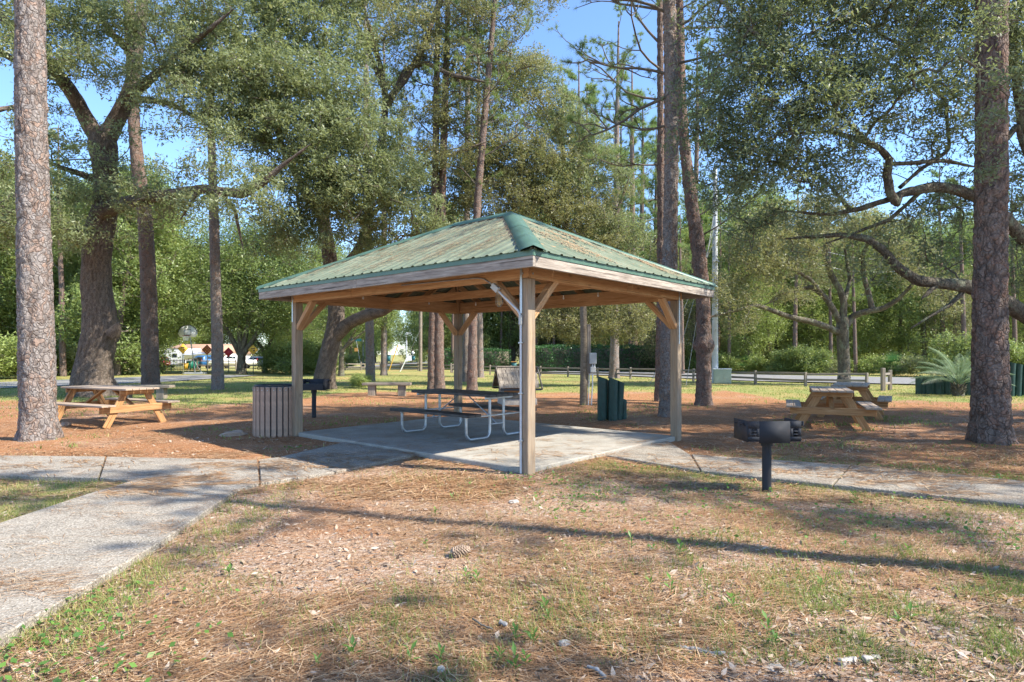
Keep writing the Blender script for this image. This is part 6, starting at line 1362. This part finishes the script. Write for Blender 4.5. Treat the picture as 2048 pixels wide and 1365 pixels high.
# tiny broad leaved ground plants in patches
P0 = [(-2.35, 3.05, .42, 260), (-2.5, 3.6, .3, 80)]+[(rg.uniform(.5, 6.5), rg.uniform(4.6, 7.2), .25, 30) for _ in range(34)]+[(.3, 7.35, .4, 110), (1.6, 7.9, .4, 90), (4.3, 7.95, .5, 150), (5.2, 7.3, .5, 150), (3.4, 8.4, .35, 60), (6.6, 6.9, .5, 120), (-3.4, 9.5, .3, 60), (-3.0, 10.6, .3, 30)]
C = []
for (cx_, cy_, r_, n_) in P0: n_ = int(n_*1.5); C.append(np.stack([rg.normal(cx_, r_, n_), rg.normal(cy_, r_*.6, n_), rg.uniform(.01, .05, n_)], 1))
C = np.vstack(C); k = ~inside(C[:, 0], C[:, 1]); b = MB(); leaves(b, C[k], .036, .022, rg, up=1.2)
tag(b.build('ground_cover', M['weed'], attrs='tint'), 'low bright green creeping weeds along the path edges', 'ground cover', kind='stuff')
# upright leafy sprouts in the foreground
def sprout(p_, s, seed):
    r_ = np.random.default_rng(seed); b = MB(); T = []; n = int(r_.integers(5, 9))
    hgt = s*r_.uniform(.7, 1); b.tube([(0, 0, -.01), (.005, 0, hgt*.6), (.01, .005, hgt)], [.002, .0016, .001], 4)
    for k in range(n):
        a = k*2.4; z = hgt*(.25+.75*k/n); L_ = s*r_.uniform(.45, .75); e = r_.uniform(.3, 1.1); d_ = np.array((math.cos(a)*math.cos(e), math.sin(a)*math.cos(e), math.sin(e))); sd = np.array((-math.sin(a), math.cos(a), 0))*L_*.17; c_ = np.array((0, 0, z)); m_ = c_+d_*L_*.5; e_ = c_+d_*L_+np.array((0, 0, -.1*L_))
        T += [[c_, m_+sd, e_, e_], [c_, e_, m_-sd, m_-sd]]
    b.quads(np.array(T), r_.random(len(T))); o = b.build('weed_sprout', M['weed'], attrs='tint'); o.location = p_
    return tag(o, 'small upright leafy green sprout growing through the needle litter in the foreground', 'weed', 'leafy sprouts in the foreground litter')
for k, (u, v, s) in enumerate(((458, 1150, .09), (850, 1095, .07), (953, 1165, .09), (932, 1160, .08), (1090, 1225, .08), (1262, 1105, .10), (1305, 1110, .08), (1360, 1115, .10), (1342, 1195, .10), (1300, 1180, .08), (705, 1310, .09), (820, 1325, .10), (880, 1330, .09), (1030, 1280, .08), (1066, 1290, .10), (1095, 1245, .07), (1030, 1340, .10), (1050, 1330, .08), (1465, 1225, .09), (1535, 1280, .10), (1550, 1300, .08), (1820, 1245, .09), (1795, 1255, .08), (1690, 1100, .08), (1750, 1085, .08), (1815, 1105, .08), (1000, 1320, .08), (905, 1000, .09), (870, 1030, .07), (1710, 1002, .12), (635, 1330, .07), (1400, 1160, .07), (1640, 1180, .07), (1925, 1085, .07))):
    p_ = Gp(u, v); sprout((p_.x, p_.y, float(micro(p_.x, p_.y))), s, k)
# pine cone, sticks, pale bits
def rock(name, u, v, s, mat, label, cat, seed, group=None):
    import bmesh
    bm = bmesh.new(); bmesh.ops.create_icosphere(bm, subdivisions=3, radius=1)
    for q in bm.verts: q.co *= 1+.35*noise.noise(q.co*1.3+Vector((seed, 0, 0)))+.12*noise.noise(q.co*5)
    me = bpy.data.meshes.new(name); bm.to_mesh(me); bm.free(); me.materials.append(M[mat]); o = link(bpy.data.objects.new(name, me)); p_ = Gp(u, v); o.location = (p_.x, p_.y, s[2]*.5); o.scale = s; o.rotation_euler.z = seed; return tag(o, label, cat, group)
def cone(u, v):
    p_ = Gp(u, v); t = empty('pine_cone', (p_.x, p_.y, .035), .5, 'large brown pine cone lying in the middle foreground', 'pine cone'); b = MB(); b.tube([(-.075, 0, 0), (-.04, 0, .003), (.03, 0, .0), (.07, 0, 0)], [.01, .026, .022, .006], 10); b.build('core', M['bark_bit'], t)
    b = MB()
    for k in range(110):
        f = k/110; a = k*2.399; x = -.07+.14*f; r = .042*math.sin(math.pi*(.18+.75*f))**.7; c_ = np.array((x, math.cos(a)*r*.5, math.sin(a)*r*.5)); e_ = np.array((x+.012, math.cos(a)*r, math.sin(a)*r)); sd = np.array((0, -math.sin(a), math.cos(a)))*.009
        b.box((c_+e_)/2, (.007, .02, .017), Matrix.Rotation(a, 3, 'X'))
    b.build('scales', M['bark_bit'], t)
cone(920, 1112)
def stick(pts, r, label, mat='stick'):
    w_ = [Gp(u, v) for u, v in pts]; o0 = w_[0]; b = MB(); q_ = spline([(p_.x-o0.x, p_.y-o0.y, .018+random.uniform(0, .01), r) for p_ in w_], .012); q_[:, :3] += rg.normal(size=(len(q_), 3))*.0012; b.tube(q_[:, :3], r*(1+.18*rg.normal(size=len(q_))), 8); o = b.build('stick', M[mat], smoothed=True); o.location = (o0.x, o0.y, 0); return tag(o, label, 'stick')
stick([(1355, 1303), (1390, 1310), (1425, 1316), (1450, 1318)], .011, 'stout lichen grey stick lying in the right foreground')
stick([(945, 1247), (962, 1257), (985, 1265)], .005, 'thin dark twig left of the foreground centre', 'twig'); stick([(1175, 1343), (1195, 1350), (1210, 1364)], .008, 'crooked grey stick at the bottom edge near the centre')
stick([(1000, 1255), (1015, 1258)], .011, 'short grey stub of stick right of the thin dark twig'); stick([(1680, 1335), (1705, 1330), (1712, 1332)], .017, 'pale broken branch piece in the right foreground', 'stone'); stick([(1728, 1330), (1757, 1325)], .016, 'pale short branch piece next to the broken one', 'stone')
rock('bark_flake', 1550, 1338, (.055, .05, .012), 'stone', 'large pale flat flake of bark at the bottom right', 'bark flake', 2.); rock('stone', 1128, 1290, (.035, .028, .016), 'stone', 'greyish white stone in the middle foreground', 'stone', 3.); rock('stone', 1028, 1006, (.06, .045, .02), 'stone', 'pale stone on the needles before the near gazebo post', 'stone', 4.); rock('stone', 882, 1341, (.022, .02, .012), 'stone', 'small white stone at the bottom edge left of centre', 'stone', 5.); rock('bark_flake', 1677, 1227, (.045, .02, .01), 'stone', 'whitish bark flake amid grass right of centre', 'bark flake', 6.)
rock('root_lump', 470, 873, (.22, .12, .07), 'bark_bit', 'dark lump of root left of the slatted litter bin', 'root', 7.); rock('root_lump', 130, 852, (.16, .08, .05), 'bark_bit', 'grey lump of wood at the foot of the left timber table', 'root', 8.)
